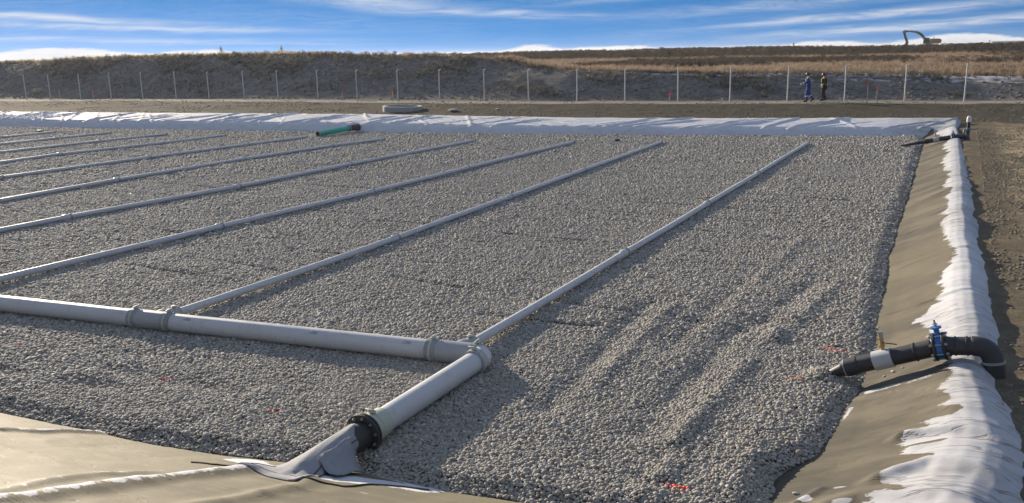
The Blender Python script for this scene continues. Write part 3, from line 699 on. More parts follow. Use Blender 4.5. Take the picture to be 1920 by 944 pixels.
def build_liner():
    root = thing('geotextile_liner', 'frosted grey-brown geotextile liner draped over the basin banks', 'liner', (0, 8, 0))
    def panel(X, Y):
        x, y = X.ravel(), Y.ravel(); z = liner_z(x, y); dr, dn, df, *_ = liner_parts(x, y)
        keep = (gravel_inside(x, y) < .30) & (dr < 1.95) & (df < 3.4) & (z > -.42)
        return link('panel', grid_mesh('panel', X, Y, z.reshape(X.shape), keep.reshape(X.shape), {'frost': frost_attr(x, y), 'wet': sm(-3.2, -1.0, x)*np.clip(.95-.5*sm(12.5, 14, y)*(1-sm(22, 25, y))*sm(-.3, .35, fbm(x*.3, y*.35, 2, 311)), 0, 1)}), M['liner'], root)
    X, Y = np.meshgrid(np.arange(-2.4, 1.1, .028), np.concatenate([np.arange(-.5, 5.5, .12), np.arange(5.5, 14, .028), np.arange(14, 25, .05), np.arange(25, 47, .09)]))
    panel(X, Y)['label'] = 'right-hand bank, brown below and white with frost along the crest'
    X, S = np.meshgrid(np.concatenate([np.arange(-45, -14, .25), np.arange(-14, -2.399, .04), [-2.4]]), np.concatenate([np.arange(-.45, 3.6, .04), np.arange(3.6, 7.6, .2)]))
    panel(X, yn(X)-S)['label'] = 'near bank, sunlit bare brown cloth'
    X, S = np.meshgrid(np.concatenate([np.arange(-78, -40, .11), np.arange(-40, -2.399, .07), [-2.4]]), np.arange(-.45, 3.4, .05))
    panel(X, yf(X)+S)['label'] = 'far bank, wrinkled and white with frost'
    return root
LINER = build_liner()

# ------------------------------------------------------------------ pipes of the bed
def bell(mb, a, b, r, length=.14, n=24):
    """bell joint: a swollen collar starting at a and running towards b"""
    mb.lathe(a, b, [(0, r*1.01), (.01, r*1.18), (length*.35, r*1.22), (length*.42, r*1.34), (length*.62, r*1.34), (length*.70, r*1.22), (length-.01, r*1.18), (length, r*1.01)], n)
LATERALS = [
    [(-5.70, 9.72), (-5.69, 15.93), (-5.64, 22.04), (-5.58, 28.06), (-5.53, 37.91)],
    [(-10.70, 9.12), (-10.81, 15.43), (-10.98, 21.28), (-11.19, 27.16), (-11.46, 36.73)],
    [(-15.56, 8.72), (-15.58, 14.99), (-15.30, 20.74), (-15.29, 26.41), (-15.18, 35.71)],
    [(-20.30, 8.4), (-20.38, 14.49), (-20.02, 20.19), (-20.06, 25.97), (-19.89, 35.17)],
    [(-24.5, 8.25), (-24.70, 14.0), (-25.23, 19.94), (-25.38, 26.03), (-25.14, 31.28), (-24.62, 34.68)],
    [(-29.9, 8.1), (-30.0, 13.4), (-29.95, 18.95), (-29.81, 25.23), (-29.53, 30.64), (-29.26, 34.56)],
    [(-34.1, 7.9), (-34.1, 13.4), (-34.2, 19.0), (-34.92, 24.89), (-34.41, 30.04), (-34.36, 34.13)],
    [(-38.6, 7.7), (-38.6, 13.0), (-38.65, 18.6), (-38.6, 24.2), (-38.53, 29.71), (-38.27, 33.76)],
    [(-42.4, 7.6), (-42.4, 13.2), (-42.45, 18.9), (-42.49, 24.6), (-42.52, 30.2), (-42.57, 33.66)],
    [(-46.4, 7.5), (-46.4, 13.0), (-46.45, 18.6), (-46.48, 24.4), (-46.49, 29.76), (-46.5, 33.02)]]
LAT_LABELS = ['nearest thin grey lateral pipe, running from the elbow corner towards the far bank',
              'second thin grey lateral pipe, branching from the tee on the thick header pipe',
              'third grey lateral pipe counting leftward from the elbow corner',
              'fourth grey lateral pipe counting leftward from the elbow corner',
              'fifth grey lateral pipe, ending just right of the green pipe',
              'sixth grey lateral pipe, ending beside the open end of the green pipe',
              'seventh grey lateral pipe, first one wholly left of the green pipe',
              'eighth grey lateral pipe, third from the far left corner of the bed',
              'ninth grey lateral pipe, second from the far left corner of the bed',
              'farthest short-looking grey lateral pipe at the left edge of the bed']
LR = .066
def lat_z(p): return LR+.022
for li, J in enumerate(LATERALS):
    root = thing('lateral_pipe', LAT_LABELS[li], 'pipe', (J[0][0], J[0][1], 0), 'lateral pipes laid across the stones')
    n = 14 if li < 4 else 10
    P3 = [Vector((p[0], p[1], lat_z(p))) for p in J]; P3[0].z = .13
    for i in range(len(P3)-1):
        a, b = P3[i], P3[i+1]; sag = []
        for k in range(9):
            t = k/8; q = a.lerp(b, t)
            if 0 < k < 8:
                q.z = lat_z(q)
                q.x += .018*math.sin(PI*t)*math.sin(li*2.3+i*1.7)
                if i == 0: q.z = q.z+(.13-q.z)*(1-t)**2
            sag.append(q)
        mk('pipe_length', MB().tube(sag, LR, n, False), M['pvc'], root)
        if i < len(P3)-2:
            d = (b-sag[-2]).normalized(); mb = MB(); bell(mb, b-d*.15, b+d*.15, LR, .24, n)
            c = mk('coupling', mb, M['pvc'], root)
            mk('rubber_ring', MB().lathe(b+d*.075, b+d*.2, [(0, LR*1.02), (.005, LR*1.40), (.045, LR*1.40), (.05, LR*1.02)], n), M['bell'], c)
    a, b = P3[-2], P3[-1]; d = (b-a).normalized()
    mk('end_cap', MB().lathe(b-d*.05, b+d*.1, [(0, LR*1.02), (.004, LR*1.18), (.09, LR*1.18), (.105, LR*1.0), (.108, .0005)], n), M['bell'], root)

HR = .137; HZ = .145
def V3(p, z=HZ): return Vector((p[0], p[1], z))
HEAD = thing('header_pipe', 'thick grey header pipe with tees, corner elbow and black flange', 'pipe', (-5.3, 9.3, 0))
hp = [(-5.55, 9.40), (-10.34, 8.84), (-15.3, 8.30), (-20.2, 8.0), (-24.6, 7.85), (-29.9, 7.7), (-34.1, 7.5), (-38.6, 7.3), (-42.4, 7.2), (-46.9, 7.1)]
def strap(a, d, parent, r=HR*1.19, up_=1):
    """tie wound round a bell, with its lever clip on top"""
    s = mk('strap', MB().lathe(a, a+d, [(0, r*.98), (.004, r*1.035), (.030, r*1.035), (.034, r*.98)], 28, False), M['strap'], parent)
    side = d.cross(Vector((0, 0, 1))).normalized(); t = Vector((0, 0, 1))
    mb = MB(); top = a+d*.017+t*(r*1.04)+side*.0
    R = Matrix((d, side, t)).transposed()
    mb.box(top+t*.010, (.05, .085, .022), R, .006); mb.box(top+t*.026+side*.03, (.026, .11, .010), R, .003); mb.tube([top-d*.03+t*.012, top+d*.03+t*.012], .009, 8)
    mk('clip', mb, M['strap'], s)
def tee(x_line, ai, lateral):
    """tee fitting on the header: body, bells with straps at both ends, branch reducing to the lateral"""
    a, b = V3(hp[ai]), V3(hp[ai+1]); d = (b-a).normalized()
    c = a+(b-a)*((lateral.x-a.x)/(b.x-a.x))
    body = mk('tee', MB().lathe(c-d*.27, c+d*.27, [(0, HR*1.0), (.006, HR*1.10), (.534, HR*1.10), (.54, HR*1.0)], 28), M['pvc_dark'], HEAD)
    br = (lateral-c); br.z = 0; br.normalize()
    for s in (-1, 1):
        e = c+d*s*.27; mb = MB(); mb.lathe(e-d*s*.03, e+d*s*.2, [(0, HR*1.10), (.006, HR*1.17), (.05, HR*1.17), (.055, HR*1.22), (.11, HR*1.22), (.115, HR*1.14), (.155, HR*1.14), (.16, HR*1.01)], 28)
        bl = mk('bell', mb, M['bell'], HEAD); strap(e+d*s*.03 if s > 0 else e-d*.064, d, bl)
    mb = MB(); p0 = c+br*.09; mb.lathe(p0, p0+br, [(0, HR*.9), (.10, HR*.9), (.14, HR*.85), (.20, LR*1.5), (.26, LR*1.34), (.40, LR*1.34), (.405, LR*1.02)], 22)
    bo = mk('branch', mb, M['pvc_dark'], HEAD); strap(p0+br*.30, br, bo, LR*1.36)
    return c, d
c0, d0 = tee(0, 0, Vector((-5.70, 9.9, 0)))
c1, d1 = tee(0, 1, Vector((-10.69, 9.3, 0)))
cuts = [c0+d0*.27, c1-d1*.27]
mk('pipe_length', MB().tube([cuts[0], V3(hp[1])+(c1-V3(hp[1]))*0.0 if False else cuts[1]], HR, 32), M['pvc'], HEAD)
run = [c1+d1*.27]+[V3(p) for p in hp[2:]]
for i in range(len(run)-1):
    mk('pipe_length', MB().tube([run[i], run[i+1]], HR, 28), M['pvc'], HEAD)
    if i < len(run)-2:
        d = (run[i+1]-run[i]).normalized(); mb = MB(); mb.lathe(run[i+1]-d*.25, run[i+1]+d*.25, [(0, HR*1.0), (.006, HR*1.15), (.494, HR*1.15), (.5, HR*1.0)], 24); mk('tee', mb, M['pvc_dark'], HEAD)
        mk('branch', MB().tube([run[i+1], run[i+1]+Vector((0, .32, 0)), run[i+1]+Vector((0, .42, -.02))], [HR*.8, HR*.8, LR*1.25], 18), M['pvc_dark'], HEAD)
# printed lines on the pipe
for (ta, tb) in ((.075, .13), (.40, .425), (.885, .935)):
    a = cuts[0].lerp(cuts[1], ta); b = cuts[0].lerp(cuts[1], ta+.028); d = (b-a).normalized(); s = d.cross(Vector((0, 0, 1))).normalized(); s = s if s.y < 0 else -s
    mb = MB(); rr = HR*1.008
    for row in range(2):
        L_ = (b-a).length*(1-.3*row); n = 14; Vv = []; Ff = []
        for k in range(n):
            q = a+d*(L_*k/n); q2 = a+d*(L_*(k+random.uniform(.45, .8))/n); th = .72+row*.16; th2 = th+.10
            o = len(Vv); Vv += [q+(s*math.cos(th)+Vector((0, 0, 1))*math.sin(th))*rr, q2+(s*math.cos(th)+Vector((0, 0, 1))*math.sin(th))*rr, q2+(s*math.cos(th2)+Vector((0, 0, 1))*math.sin(th2))*rr, q+(s*math.cos(th2)+Vector((0, 0, 1))*math.sin(th2))*rr]
            Ff.append((o, o+1, o+2, o+3))
        mb.add(Vv, Ff)
    mk('printed_line', mb, M['print'], HEAD, False)
# corner elbow and the inlet run towards the near bank
e0 = c0-d0*.30; inl = Vector((-5.285, 9.0, HZ)); dirI = Vector((0, -1, 0))
corner = Vector((-5.285, e0.y+(-5.285-e0.x)*(d0.y/d0.x), HZ))
arc = []
A, B = e0, Vector((-5.285, corner.y-.24, HZ)); A = corner+(e0-corner).normalized()*.16; B = corner+dirI*.17
for k in range(11):
    t = k/10; arc.append(A*(1-t)**2+corner*2*t*(1-t)+B*t*t)
el = mk('elbow', MB().tube([e0+d0*.02]+arc+[B+dirI*.06], HR*1.09, 28), M['pvc'], HEAD)
mb = MB(); mb.lathe(B+dirI*.02, B+dirI, [(0, HR*1.08), (.006, HR*1.2), (.12, HR*1.2), (.126, HR*1.02)], 28); bl = mk('bell', mb, M['pvc_dark'], HEAD); strap(B+dirI*.07, dirI, bl, HR*1.2)
FL = Vector((-5.265, 6.78, HZ+.02))
mk('inlet_pipe', MB().tube([B+dirI*.05, FL+Vector((0, .10, 0))], HR, 32), M['pvc'], HEAD)
mb = MB(); mb.lathe(FL+Vector((0, .34, 0)), FL, [(0, HR*1.01), (.006, HR*1.12), (.07, HR*1.14), (.10, HR*1.17), (.13, HR*1.12), (.17, HR*1.19), (.23, HR*1.19), (.24, HR*1.24), (.28, HR*1.26), (.30, HR*1.26)], 28)
bl = mk('bell', mb, M['strap'], HEAD); strap(FL+Vector((0, .18, 0)), dirI, bl, HR*1.18)
mb = MB(); mb.lathe(FL+Vector((0, .035, 0)), FL, [(0, HR*.9), (0, HR*1.5), (.004, HR*1.54), (.024, HR*1.54), (.028, HR*1.5)], 36); mb.lathe(FL+Vector((0, -.003, 0)), FL+Vector((0, -1, 0)), [(0, HR*1.5), (.004, HR*1.54), (.028, HR*1.54), (.032, HR*1.49), (.032, HR*.9)], 36)
fl = mk('flange', mb, M['rubber'], HEAD)
for k in range(10):
    an = 2*PI*(k+.3)/10; p = FL+Vector((math.cos(an)*HR*1.30, 0, math.sin(an)*HR*1.30)); mb = MB()
    mb.tube([p+Vector((0, .066, 0)), p+Vector((0, -.064, 0))], .009, 8); mb.tube([p+Vector((0, -.033, 0)), p+Vector((0, -.049, 0))], .017, 6); mb.tube([p+Vector((0, .036, 0)), p+Vector((0, .050, 0))], .017, 6)
    mk('bolt', mb, M['steel'], fl, False)
mk('black_stub', MB().tube([FL+Vector((0, -.03, 0)), FL+Vector((0, -.80, .0))], HR*1.04, 28), M['rubber'], HEAD)

# fabric boot where the inlet goes under the liner (part of the liner)
def build_boot():
    n = 40; rows = []
    ys = [6.62, 6.5, 6.38, 6.26, 6.14, 6.02, 5.90, 5.78, 5.64, 5.48, 5.32]
    V = []; F = []; m = len(ys)
    for i, y in enumerate(ys):
        w = max(0., (i-4)/(m-5)); r = 1.10+.05*min(i, 5)/5+.25*w
        for k in range(n):
            an = -.45+(PI+.9)*k/(n-1); cs = math.cos(an)
            rad = HR*r*(1+.025*math.sin(an*7+i*1.3)+.02*math.sin(an*13+2*i))
            x = FL.x+cs*rad*(1+1.1*w*abs(cs)**3); yy = y-.15*cs*(1-.7*i/m)+.02*math.sin(an*5)*(i == 0); z = HZ+.02+math.sin(an)*HR*1.12*(1+.02*math.sin(an*9+i))-.05*w
            g = float(liner_z(np.array([x]), np.array([yy]))[0])+.012
            z = max(z, g, float(gravel_z(np.array([x]), np.array([yy]))[0])+.012)
            V.append((x, yy, z))
    m = len(ys)
    for i in range(m-1):
        for k in range(n-1): F.append((i*n+k, i*n+k+1, (i+1)*n+k+1, (i+1)*n+k))
    b = mk('pipe_boot', MB().add(V, F), M['boot'], LINER, True, 80); b['label'] = 'grey fabric sleeve sewn round the inlet pipe'
    # overlapping flap hanging on the camera-right side and the stitched seam
    fl2 = []; Ff = []
    for i in range(7):
        t = i/6
        for j in range(6):
            u = j/5; x = FL.x+.10+.20*u+.10*t*u; y = 6.42-.50*t-.10*u; z0 = HZ+.02+HR*1.12*math.sqrt(max(0, 1-min(1, (.10+.2*u)/.2)**2))
            g = float(liner_z(np.array([x]), np.array([y]))[0]); gg = float(gravel_z(np.array([x]), np.array([y]))[0]); g = max(g, gg)+.03
            fl2.append((x, y, max(g, z0*(1-u)+g*u)+.008*math.sin(t*9+u*5)))
    for i in range(6):
        for j in range(5): Ff.append((i*6+j, i*6+j+1, (i+1)*6+j+1, (i+1)*6+j))
    f2 = mk('flap', MB().add(fl2, Ff), M['boot'], b, True, 80)
    sol = f2.modifiers.new('cloth', 'SOLIDIFY'); sol.thickness = .008
    sol = b.modifiers.new('cloth', 'SOLIDIFY'); sol.thickness = .008
    seam = [Vector(V[i*n+9])+Vector((0, 0, .006)) for i in range(0, 10)]
    mk('seam', MB().tube(seam, .006, 6), M['cord'], b)
build_boot()
# dark cord lying on the near bank
P = [(-6.15, 5.30), (-5.89, 5.37), (-5.56, 5.45), (-5.24, 5.49), (-4.86, 5.44), (-4.60, 5.58), (-4.55, 5.9), (-4.35, 6.12), (-4.1, 6.3)]
pts = []
for i in range(len(P)-1):
    for k in range(6):
        t = k/6; x = P[i][0]*(1-t)+P[i+1][0]*t; y = P[i][1]*(1-t)+P[i+1][1]*t; pts.append((x, y+.012*math.sin(i*2+t*5)))
z = liner_z(np.array([p[0] for p in pts]), np.array([p[1] for p in pts]))
tag(mk('cord', MB().tube([(p[0], p[1], q+.006) for p, q in zip(pts, z)], .009, 6), M['cord']), 'thin dark cord lying on the near bank below the fabric boot', 'cord')

# ------------------------------------------------------------------ drain assemblies over the right-hand bank
def drain(name, label, tip, knee, top, over, down, R, group, tail=1.0):
    """black pipe rising out of the stones, pale sleeve with brass bleed valve, blue butterfly valve, elbow over the crest"""
    tip, knee, top, over, down = map(Vector, (tip, knee, top, over, down))
    root = thing(name, label, 'valve', (tip.x, tip.y, 0), group)
    d = (top-knee).normalized(); n = 28
    mk('tapered_end', MB().tube([tip-(knee-tip)*.5*tail-Vector((0, 0, .06)), tip, knee], [R*.40, R*.50, R*.78], 20), M['black'], root)
    mb = MB(); mb.lathe(knee-d*.05, top, [(0, R*.62), (.01, R*.92), (.05, R*1.0), (.055, R*1.07), (.20, R*1.07), (.206, R*1.0), ((top-knee).length+.05-.09, R)], n)
    lp = mk('lower_pipe', mb, M['black'], root)
    L_ = (top-knee).length
    mk('white_mark', MB().lathe(knee-d*.005, top, [(0, R*1.02), (.028, R*1.03)], n, False), M['white'], lp)
    s0 = knee+d*(L_*.31)
    mk('grey_sleeve', MB().lathe(s0, s0+d, [(0, R*1.0), (.004, R*1.15), (L_*.20, R*1.15), (L_*.204, R*1.0)], n), M['sleeve'], root)
    mk('weld_bead', MB().lathe(knee+d*(L_*.74), top, [(0, R), (.006, R*1.10), (.02, R*1.10), (.026, R)], n), M['black'], root)
    # brass bleed valve on the sleeve
    k = R/.105; b0 = s0+d*(L_*.09)+Vector((0, 0, R*1.05)); tilt = Vector((-.20, .02, 1)).normalized()
    mb = MB(); mb.tube([b0-tilt*.02, b0+tilt*.05*k], .024*k, 10); mb.tube([b0+tilt*.05*k, b0+tilt*.08*k], .036*k, 6); mb.tube([b0+tilt*.08*k, b0+tilt*.15*k], .028*k, 12); mb.tube([b0+tilt*.15*k, b0+tilt*.17*k], .034*k, 6)
    bv = mk('brass_valve', mb, M['brass'], root)
    mb = MB(); q = b0+tilt*.115*k; mb.tube([q, q+Vector((.02, -.03, 0))*k], .012*k, 8); mb.box(q+Vector((.09, -.045, .004))*k, (.17*k, .020*k, .010*k), None, .003)
    mk('lever', mb, M['rubber'], bv)
    mb = MB(); mb.tube([b0+tilt*.17*k, b0+tilt*.24*k], .027*k, 12); mb.tube([b0+tilt*.22*k, b0+tilt*.245*k], .033*k, 12); mk('cap', mb, M['steel'], bv)
    # blue butterfly valve between two bolted flanges
    d2 = (over-top).normalized(); dm = (d+d2).normalized()
    for sgn, nm in ((-1, 'flange'), (1, 'flange')):
        p = top+dm*sgn*.052*k; mk(nm, MB().lathe(p-dm*.014*k, p+dm, [(0, R*.9), (0, R*1.56), (.004, R*1.6), (.024*k, R*1.6), (.028*k, R*1.56), (.028*k, R*.9)], 32), M['rubber'], root)
    body = mk('valve_body', MB().lathe(top-dm*.036*k, top+dm, [(0, R*.9), (0, R*1.30), (.006, R*1.36), (.066*k, R*1.36), (.072*k, R*1.30), (.072*k, R*.9)], 32), M['blue'], root)
    side = dm.cross(Vector((0, 0, 1))).normalized(); vup = side.cross(dm).normalized(); vup = vup if vup.z > 0 else -vup
    mb = MB(); mb.tube([top+vup*R*1.25, top+vup*(R*1.25+.10*k)], [.036*k, .030*k], 14); mb.tube([top+vup*(R*1.25+.095*k), top+vup*(R*1.25+.112*k)], .062*k, 20)
    mk('valve_neck', mb, M['blue'], body)
    mb = MB(); q = top+vup*(R*1.25+.112*k); mb.tube([q, q+vup*.03*k], .016*k, 10); mb.tube([q+vup*.028*k, q+vup*.036*k], .030*k, 10); mb.tube([q+vup*.036*k, q+vup*.085*k], [.014*k, .009*k], 8)
    mk('stem', mb, M['steel'], body)
    for i in range(8):
        an = 2*PI*(i+.5)/8; p = top+(side*math.cos(an)+vup*math.sin(an))*R*1.44; mb = MB()
        mb.tube([p-dm*.10*k, p+dm*.10*k], .0095*k, 8); mb.tube([p-dm*.092*k, p-dm*.070*k], .018*k, 6); mb.tube([p+dm*.070*k, p+dm*.092*k], .018*k, 6); mk('bolt', mb, M['steel'], root, False)
    # pipe over the crest and the elbow down
    arc = []; o1 = over-(over-top).normalized()*R*1.9; o2 = over+(down-over).normalized()*R*1.9
    for i in range(13):
        t = i/12; arc.append(o1*(1-t)**2+over*2*t*(1-t)+o2*t*t)
    mk('upper_pipe', MB().tube([top+dm*.05*k, o1], R*1.03, n), M['black'], root)
    for f in (.35, .78): q = (top+dm*.05*k).lerp(o1, f); dd = (o1-top).normalized(); mk('weld_bead', MB().lathe(q, q+dd, [(0, R), (.005, R*1.12), (.018, R*1.12), (.023, R)], n), M['black'], root)
    e = mk('elbow', MB().tube([o1]+arc+[o2], R*1.10, n), M['black'], root)
    dn_ = (down-over).normalized()
    mk('clamp', MB().lathe(o2-dn_*.02, down, [(0, R*1.1), (.003, R*1.2), (.028, R*1.2), (.031, R*1.1)], n), M['bell'], e)
    mk('down_pipe', MB().tube([o2-dn_*.01, down, down+dn_*.35], R*1.13, n), M['rubber'], root)
    return root
DY = 10.66
drain('drain_valve', 'near black drain pipe with blue valve and grey sleeve, rising over the right bank', (-1.18, DY+.07, .055), (-.98, DY+.05, .19), (.02, DY, .615), (.535, DY-.02, .70), (.58, DY-.04, .42), .102, 'drain pipes over the right bank')
drain('drain_valve', 'distant black drain pipe with blue valve at the far right corner of the basin', (-1.95, 38.0, .07), (-1.15, 38.0, .25), (-.15, 38.0, .47), (.335, 38.0, .50), (.36, 37.95, .25), .088, 'drain pipes over the right bank', .3)
# folded band under the near pipe, resting on the crest
# standpipe
sp = thing('standpipe', 'dark upright standpipe with frosted white cap and side valve at the far right corner', 'standpipe', (.36, 39.2, .33))
mk('pipe', MB().tube([(.36, 39.2, .15), (.35, 39.2, .99)], .062, 18), M['black'], sp)
mb = MB(); mb.lathe((.35, 39.2, .95), (.35, 39.2, 2), [(0, .066), (.005, .085), (.12, .088), (.17, .085), (.22, .065), (.245, .03), (.25, .002)], 18); mk('cap', mb, M['white'], sp)
mb = MB(); mb.lathe((.355, 39.2, .62), (.355, 39.2, 2), [(0, .063), (.01, .09), (.09, .09), (.10, .063)], 18); vb = mk('valve_body', mb, plain('weathered_blue', (.12, .19, .25), .5), sp)
mk('handle', MB().tube([(.42, 39.15, .67), (.52, 39.12, .68), (.66, 39.08, .70)], [.03, .018, .022], 10), vb.data.materials[0], vb)
mk('side_outlet', MB().tube([(.30, 39.2, .66), (.22, 39.2, .66), (.20, 39.2, .52)], .035, 12), vb.data.materials[0], vb)

# green pipe coming through the far bank
gp = thing('green_pipe', 'short open-ended green pipe lying on the stones below the far bank', 'pipe', (-29.1, 35.3, 0))
a, b = Vector((-29.1, 35.25, .17)), Vector((-29.0, 37.9, .26)); d = (b-a).normalized()
mk('pipe', MB().tube([a, b], .135, 24, False), M['green'], gp)
mb = MB(); mb.lathe(a-d*.01, b, [(.0, .118), (0, .150), (.07, .150), (.075, .136)], 24, False); mk('rim', mb, M['bell'], gp)
mk('bore', MB().tube([a+d*.06, a+d*.07], .132, 20), M['hole'], gp)
mb = MB(); mb.tube([b-d*.25, b+d*.15, b+d*.3+Vector((0, 0, .0)), b+d*.6+Vector((0, 0, -.03))], [.15, .155, .16, .18], 22); bb = mk('far_pipe_boot', mb, M['rubber'], LINER); bb['label'] = 'dark rubber sleeve round the green pipe'
mb = MB(); mb.lathe(b-d*.2, b, [(0, .168), (.004, .178), (.04, .178), (.044, .168)], 22); mk('clamp', mb, M['steel'], bb)

# ------------------------------------------------------------------ small things on the bed
def black_cap(x, y, r, label):
    z0 = float(gravel_z(np.array([x]), np.array([y]))[0]); t = thing('black_cap', label, 'cap', (x, y, z0))
    mk('stub', MB().tube([(x, y, z0-.05), (x, y, z0+.07)], r*.85, 16), M['black'], t); mk('lid', MB().lathe((x, y, z0+.06), (x, y, 3), [(0, r*.8), (.003, r), (.05, r), (.065, r*.85), (.07, .003)], 16), M['rubber'], t)
black_cap(-13.6, 37.0, .13, 'small black cap poking out of the stones by the far bank, centre')
black_cap(-48.4, 33.5, .17, 'small black cap poking out of the stones at the far left')
def painted(x, y, sx, sy, n, label):
    mb = MB(); rr = random.Random(int(x*100)); src = stone_mesh(900, 1, M['orange']); base = [v.co.copy() for v in src.vertices]; fs = [tuple(p.vertices) for p in src.polygons]
    gz = gravel_z(np.array([x]), np.array([y]))[0]
    for _ in range(n):
        a = rr.uniform(0, 6.28); q = math.sqrt(rr.random()); px, py = x+math.cos(a)*q*sx, y+math.sin(a)*q*sy
        s = rr.uniform(.036, .046); R = Matrix.Rotation(rr.uniform(0, 6.28), 3, 'Z') @ Matrix.Rotation(rr.uniform(-.4, .4), 3, 'X')
        z = float(gravel_z(np.array([px]), np.array([py]))[0])+s*.36
        mb.add([R @ v*s+Vector((px, py, z)) for v in base], fs)
    tag(mk('paint_mark', mb, M['orange'], None, True, 90), label, 'paint mark', 'orange paint marks sprayed on stones')
painted(-1.27, 11.82, .20, .07, 20, 'orange sprayed stones just beyond the tapered end of the near black pipe')
painted(-1.54, 10.54, .10, .05, 9, 'small orange sprayed patch left of the near black pipe')
painted(-2.05, 7.28, .11, .05, 14, 'bright orange sprayed stones at the bottom of the gravel, nearest the viewer')
painted(-6.77, 7.09, .10, .05, 7, 'faint orange stones between the header pipe and the fabric boot')
painted(-8.85, 7.37, .16, .08, 10, 'faint orange stones below the tee on the header pipe')
painted(-11.9, 7.42, .12, .06, 7, 'faint orange stones at the left edge below the header pipe')
painted(-7.14, 14.56, .14, .06, 8, 'faint orange stones between the two nearest lateral pipes')
def loose_stone(x, y, s, label, fn=liner_z, flat=.7, m=None):
    z = float(fn(np.array([x]), np.array([y]))[0]); o = link('loose_stone', stone_mesh(int(abs(x*77)+y*31), 2, m or M['rock']), None)
    o.location = (x, y, z+s*flat*.28); o.scale = (s, s*.85, s*flat); o.rotation_euler = (0, 0, x*9)
    tag(o, label, 'stone', 'stray stones lying on the banks')
loose_stone(-1.05, 7.62, .055, 'pale stray stone on the brown cloth at the corner of the gravel, bottom right')
loose_stone(-.46, 10.92, .06, 'stray stone on the cloth under the grey sleeve of the near black pipe')
loose_stone(-.55, 10.84, .045, 'small stray stone on the cloth beside the stones under the near black pipe')
loose_stone(-.36, 10.98, .04, 'smallest stray stone on the cloth under the near black pipe, nearest the valve')
loose_stone(-28.45, 47.7, .75, 'pale flat slab lying on the dark earth right of the concrete ring', ground_z, .35)
loose_stone(-25.9, 48.9, .35, 'small pale rock on the dark earth beyond the far bank', ground_z, .5)

# ------------------------------------------------------------------ concrete ring beyond the far bank
rg = thing('concrete_ring', 'low concrete manhole ring half sunk in the earth beyond the far bank', 'manhole ring', (-32.6, 48.2, .4))
mb = MB(); n = 48; ctr = Vector((-32.6, 48.2, 0)); V = []; F = []
for (rad, zz) in ((1.30, -.1), (1.30, .30), (1.28, .34), (1.12, .34), (1.10, .30), (1.10, -.1)):
    for k in range(n):
        an = 2*PI*k/n; V.append(ctr+Vector((math.cos(an)*rad, math.sin(an)*rad, .42+zz-.04*math.cos(an))))
for i in range(5):
    for k in range(n): F.append((i*n+k, i*n+(k+1) % n, (i+1)*n+(k+1) % n, (i+1)*n+k))
mk('wall', mb.add(V, F), M['concrete'], rg)
mk('floor', MB().tube([ctr+Vector((0, 0, .50)), ctr+Vector((0, 0, .56))], 1.11, 32), M['concrete'], rg)
mk('lifting_loop', MB().tube([ctr+Vector((-.55, -1.31, .60)), ctr+Vector((-.52, -1.36, .64)), ctr+Vector((-.48, -1.37, .70)), ctr+Vector((-.45, -1.33, .74))], .014, 8), M['white'], rg)

# ------------------------------------------------------------------ fence
FEET = [(-77.22, 52.5), (-74.5, 53.0), (-70.9, 53.4), (-67.49, 53.9), (-64.08, 54.4), (-60.44, 54.8), (-56.8, 55.0), (-53.02, 55.2), (-49.3, 55.1), (-45.3, 55.2), (-41.4, 55.1), (-37.5, 54.9), (-33.93, 55.0), (-30.2, 55.0), (-26.81, 55.2), (-23.33, 55.57), (-20.02, 55.92), (-16.5, 56.29), (-13.21, 56.7), (-9.79, 57.5), (-6.43, 57.95), (-3.07, 58.6), (.16, 58.7)]
FEET = [(-84.6, 52.0), (-80.9, 52.2)]+FEET+[(3.4, 59.0), (6.9, 59.3)]
fence = thing('fence', 'row of tall pale fence posts along the foot of the dark embankment', 'fence', (-38, 55, .67))
PH = [2.28, 2.28, 2.28, 2.23, 2.25, 2.29, 2.3, 2.3, 2.26, 2.26, 2.28, 2.24, 2.25, 2.22, 2.22, 2.19, 2.18, 2.14, 2.16, 2.18, 2.21, 2.14, 2.13, 2.13, 2.22, 2.2, 2.2]
tops = []
for i, (x, y) in enumerate(FEET):
    z0 = float(ground_z(np.array([x]), np.array([y]))[0]); h = PH[i]; lean = .02*math.sin(i*1.9)
    p0 = Vector((x, y, z0-.3)); p1 = Vector((x+lean, y, z0+h))
    po = mk('post', MB().tube([p0, p1, p1+Vector((0, 0, .02))], [.042, .042, .02], 10), M['post'], fence)
    mk('arm', MB().tube([p1-Vector((0, 0, .04)), p1+Vector((.10, -.05, .03)), p1+Vector((.26, -.10, .06))], [.022, .018, .014], 8), M['post'], po)
    tops.append((p0, p1))
for hgt in (.06, 1.0):
    pts = []
    for p0, p1 in tops: pts.append(p0+(p1-p0)*((.3+hgt*2.1)/(p1.z-p0.z)*(1.0 if hgt < .5 else .98)))
    mk('wire', MB().tube(pts, .004, 5), M['wire'], fence)

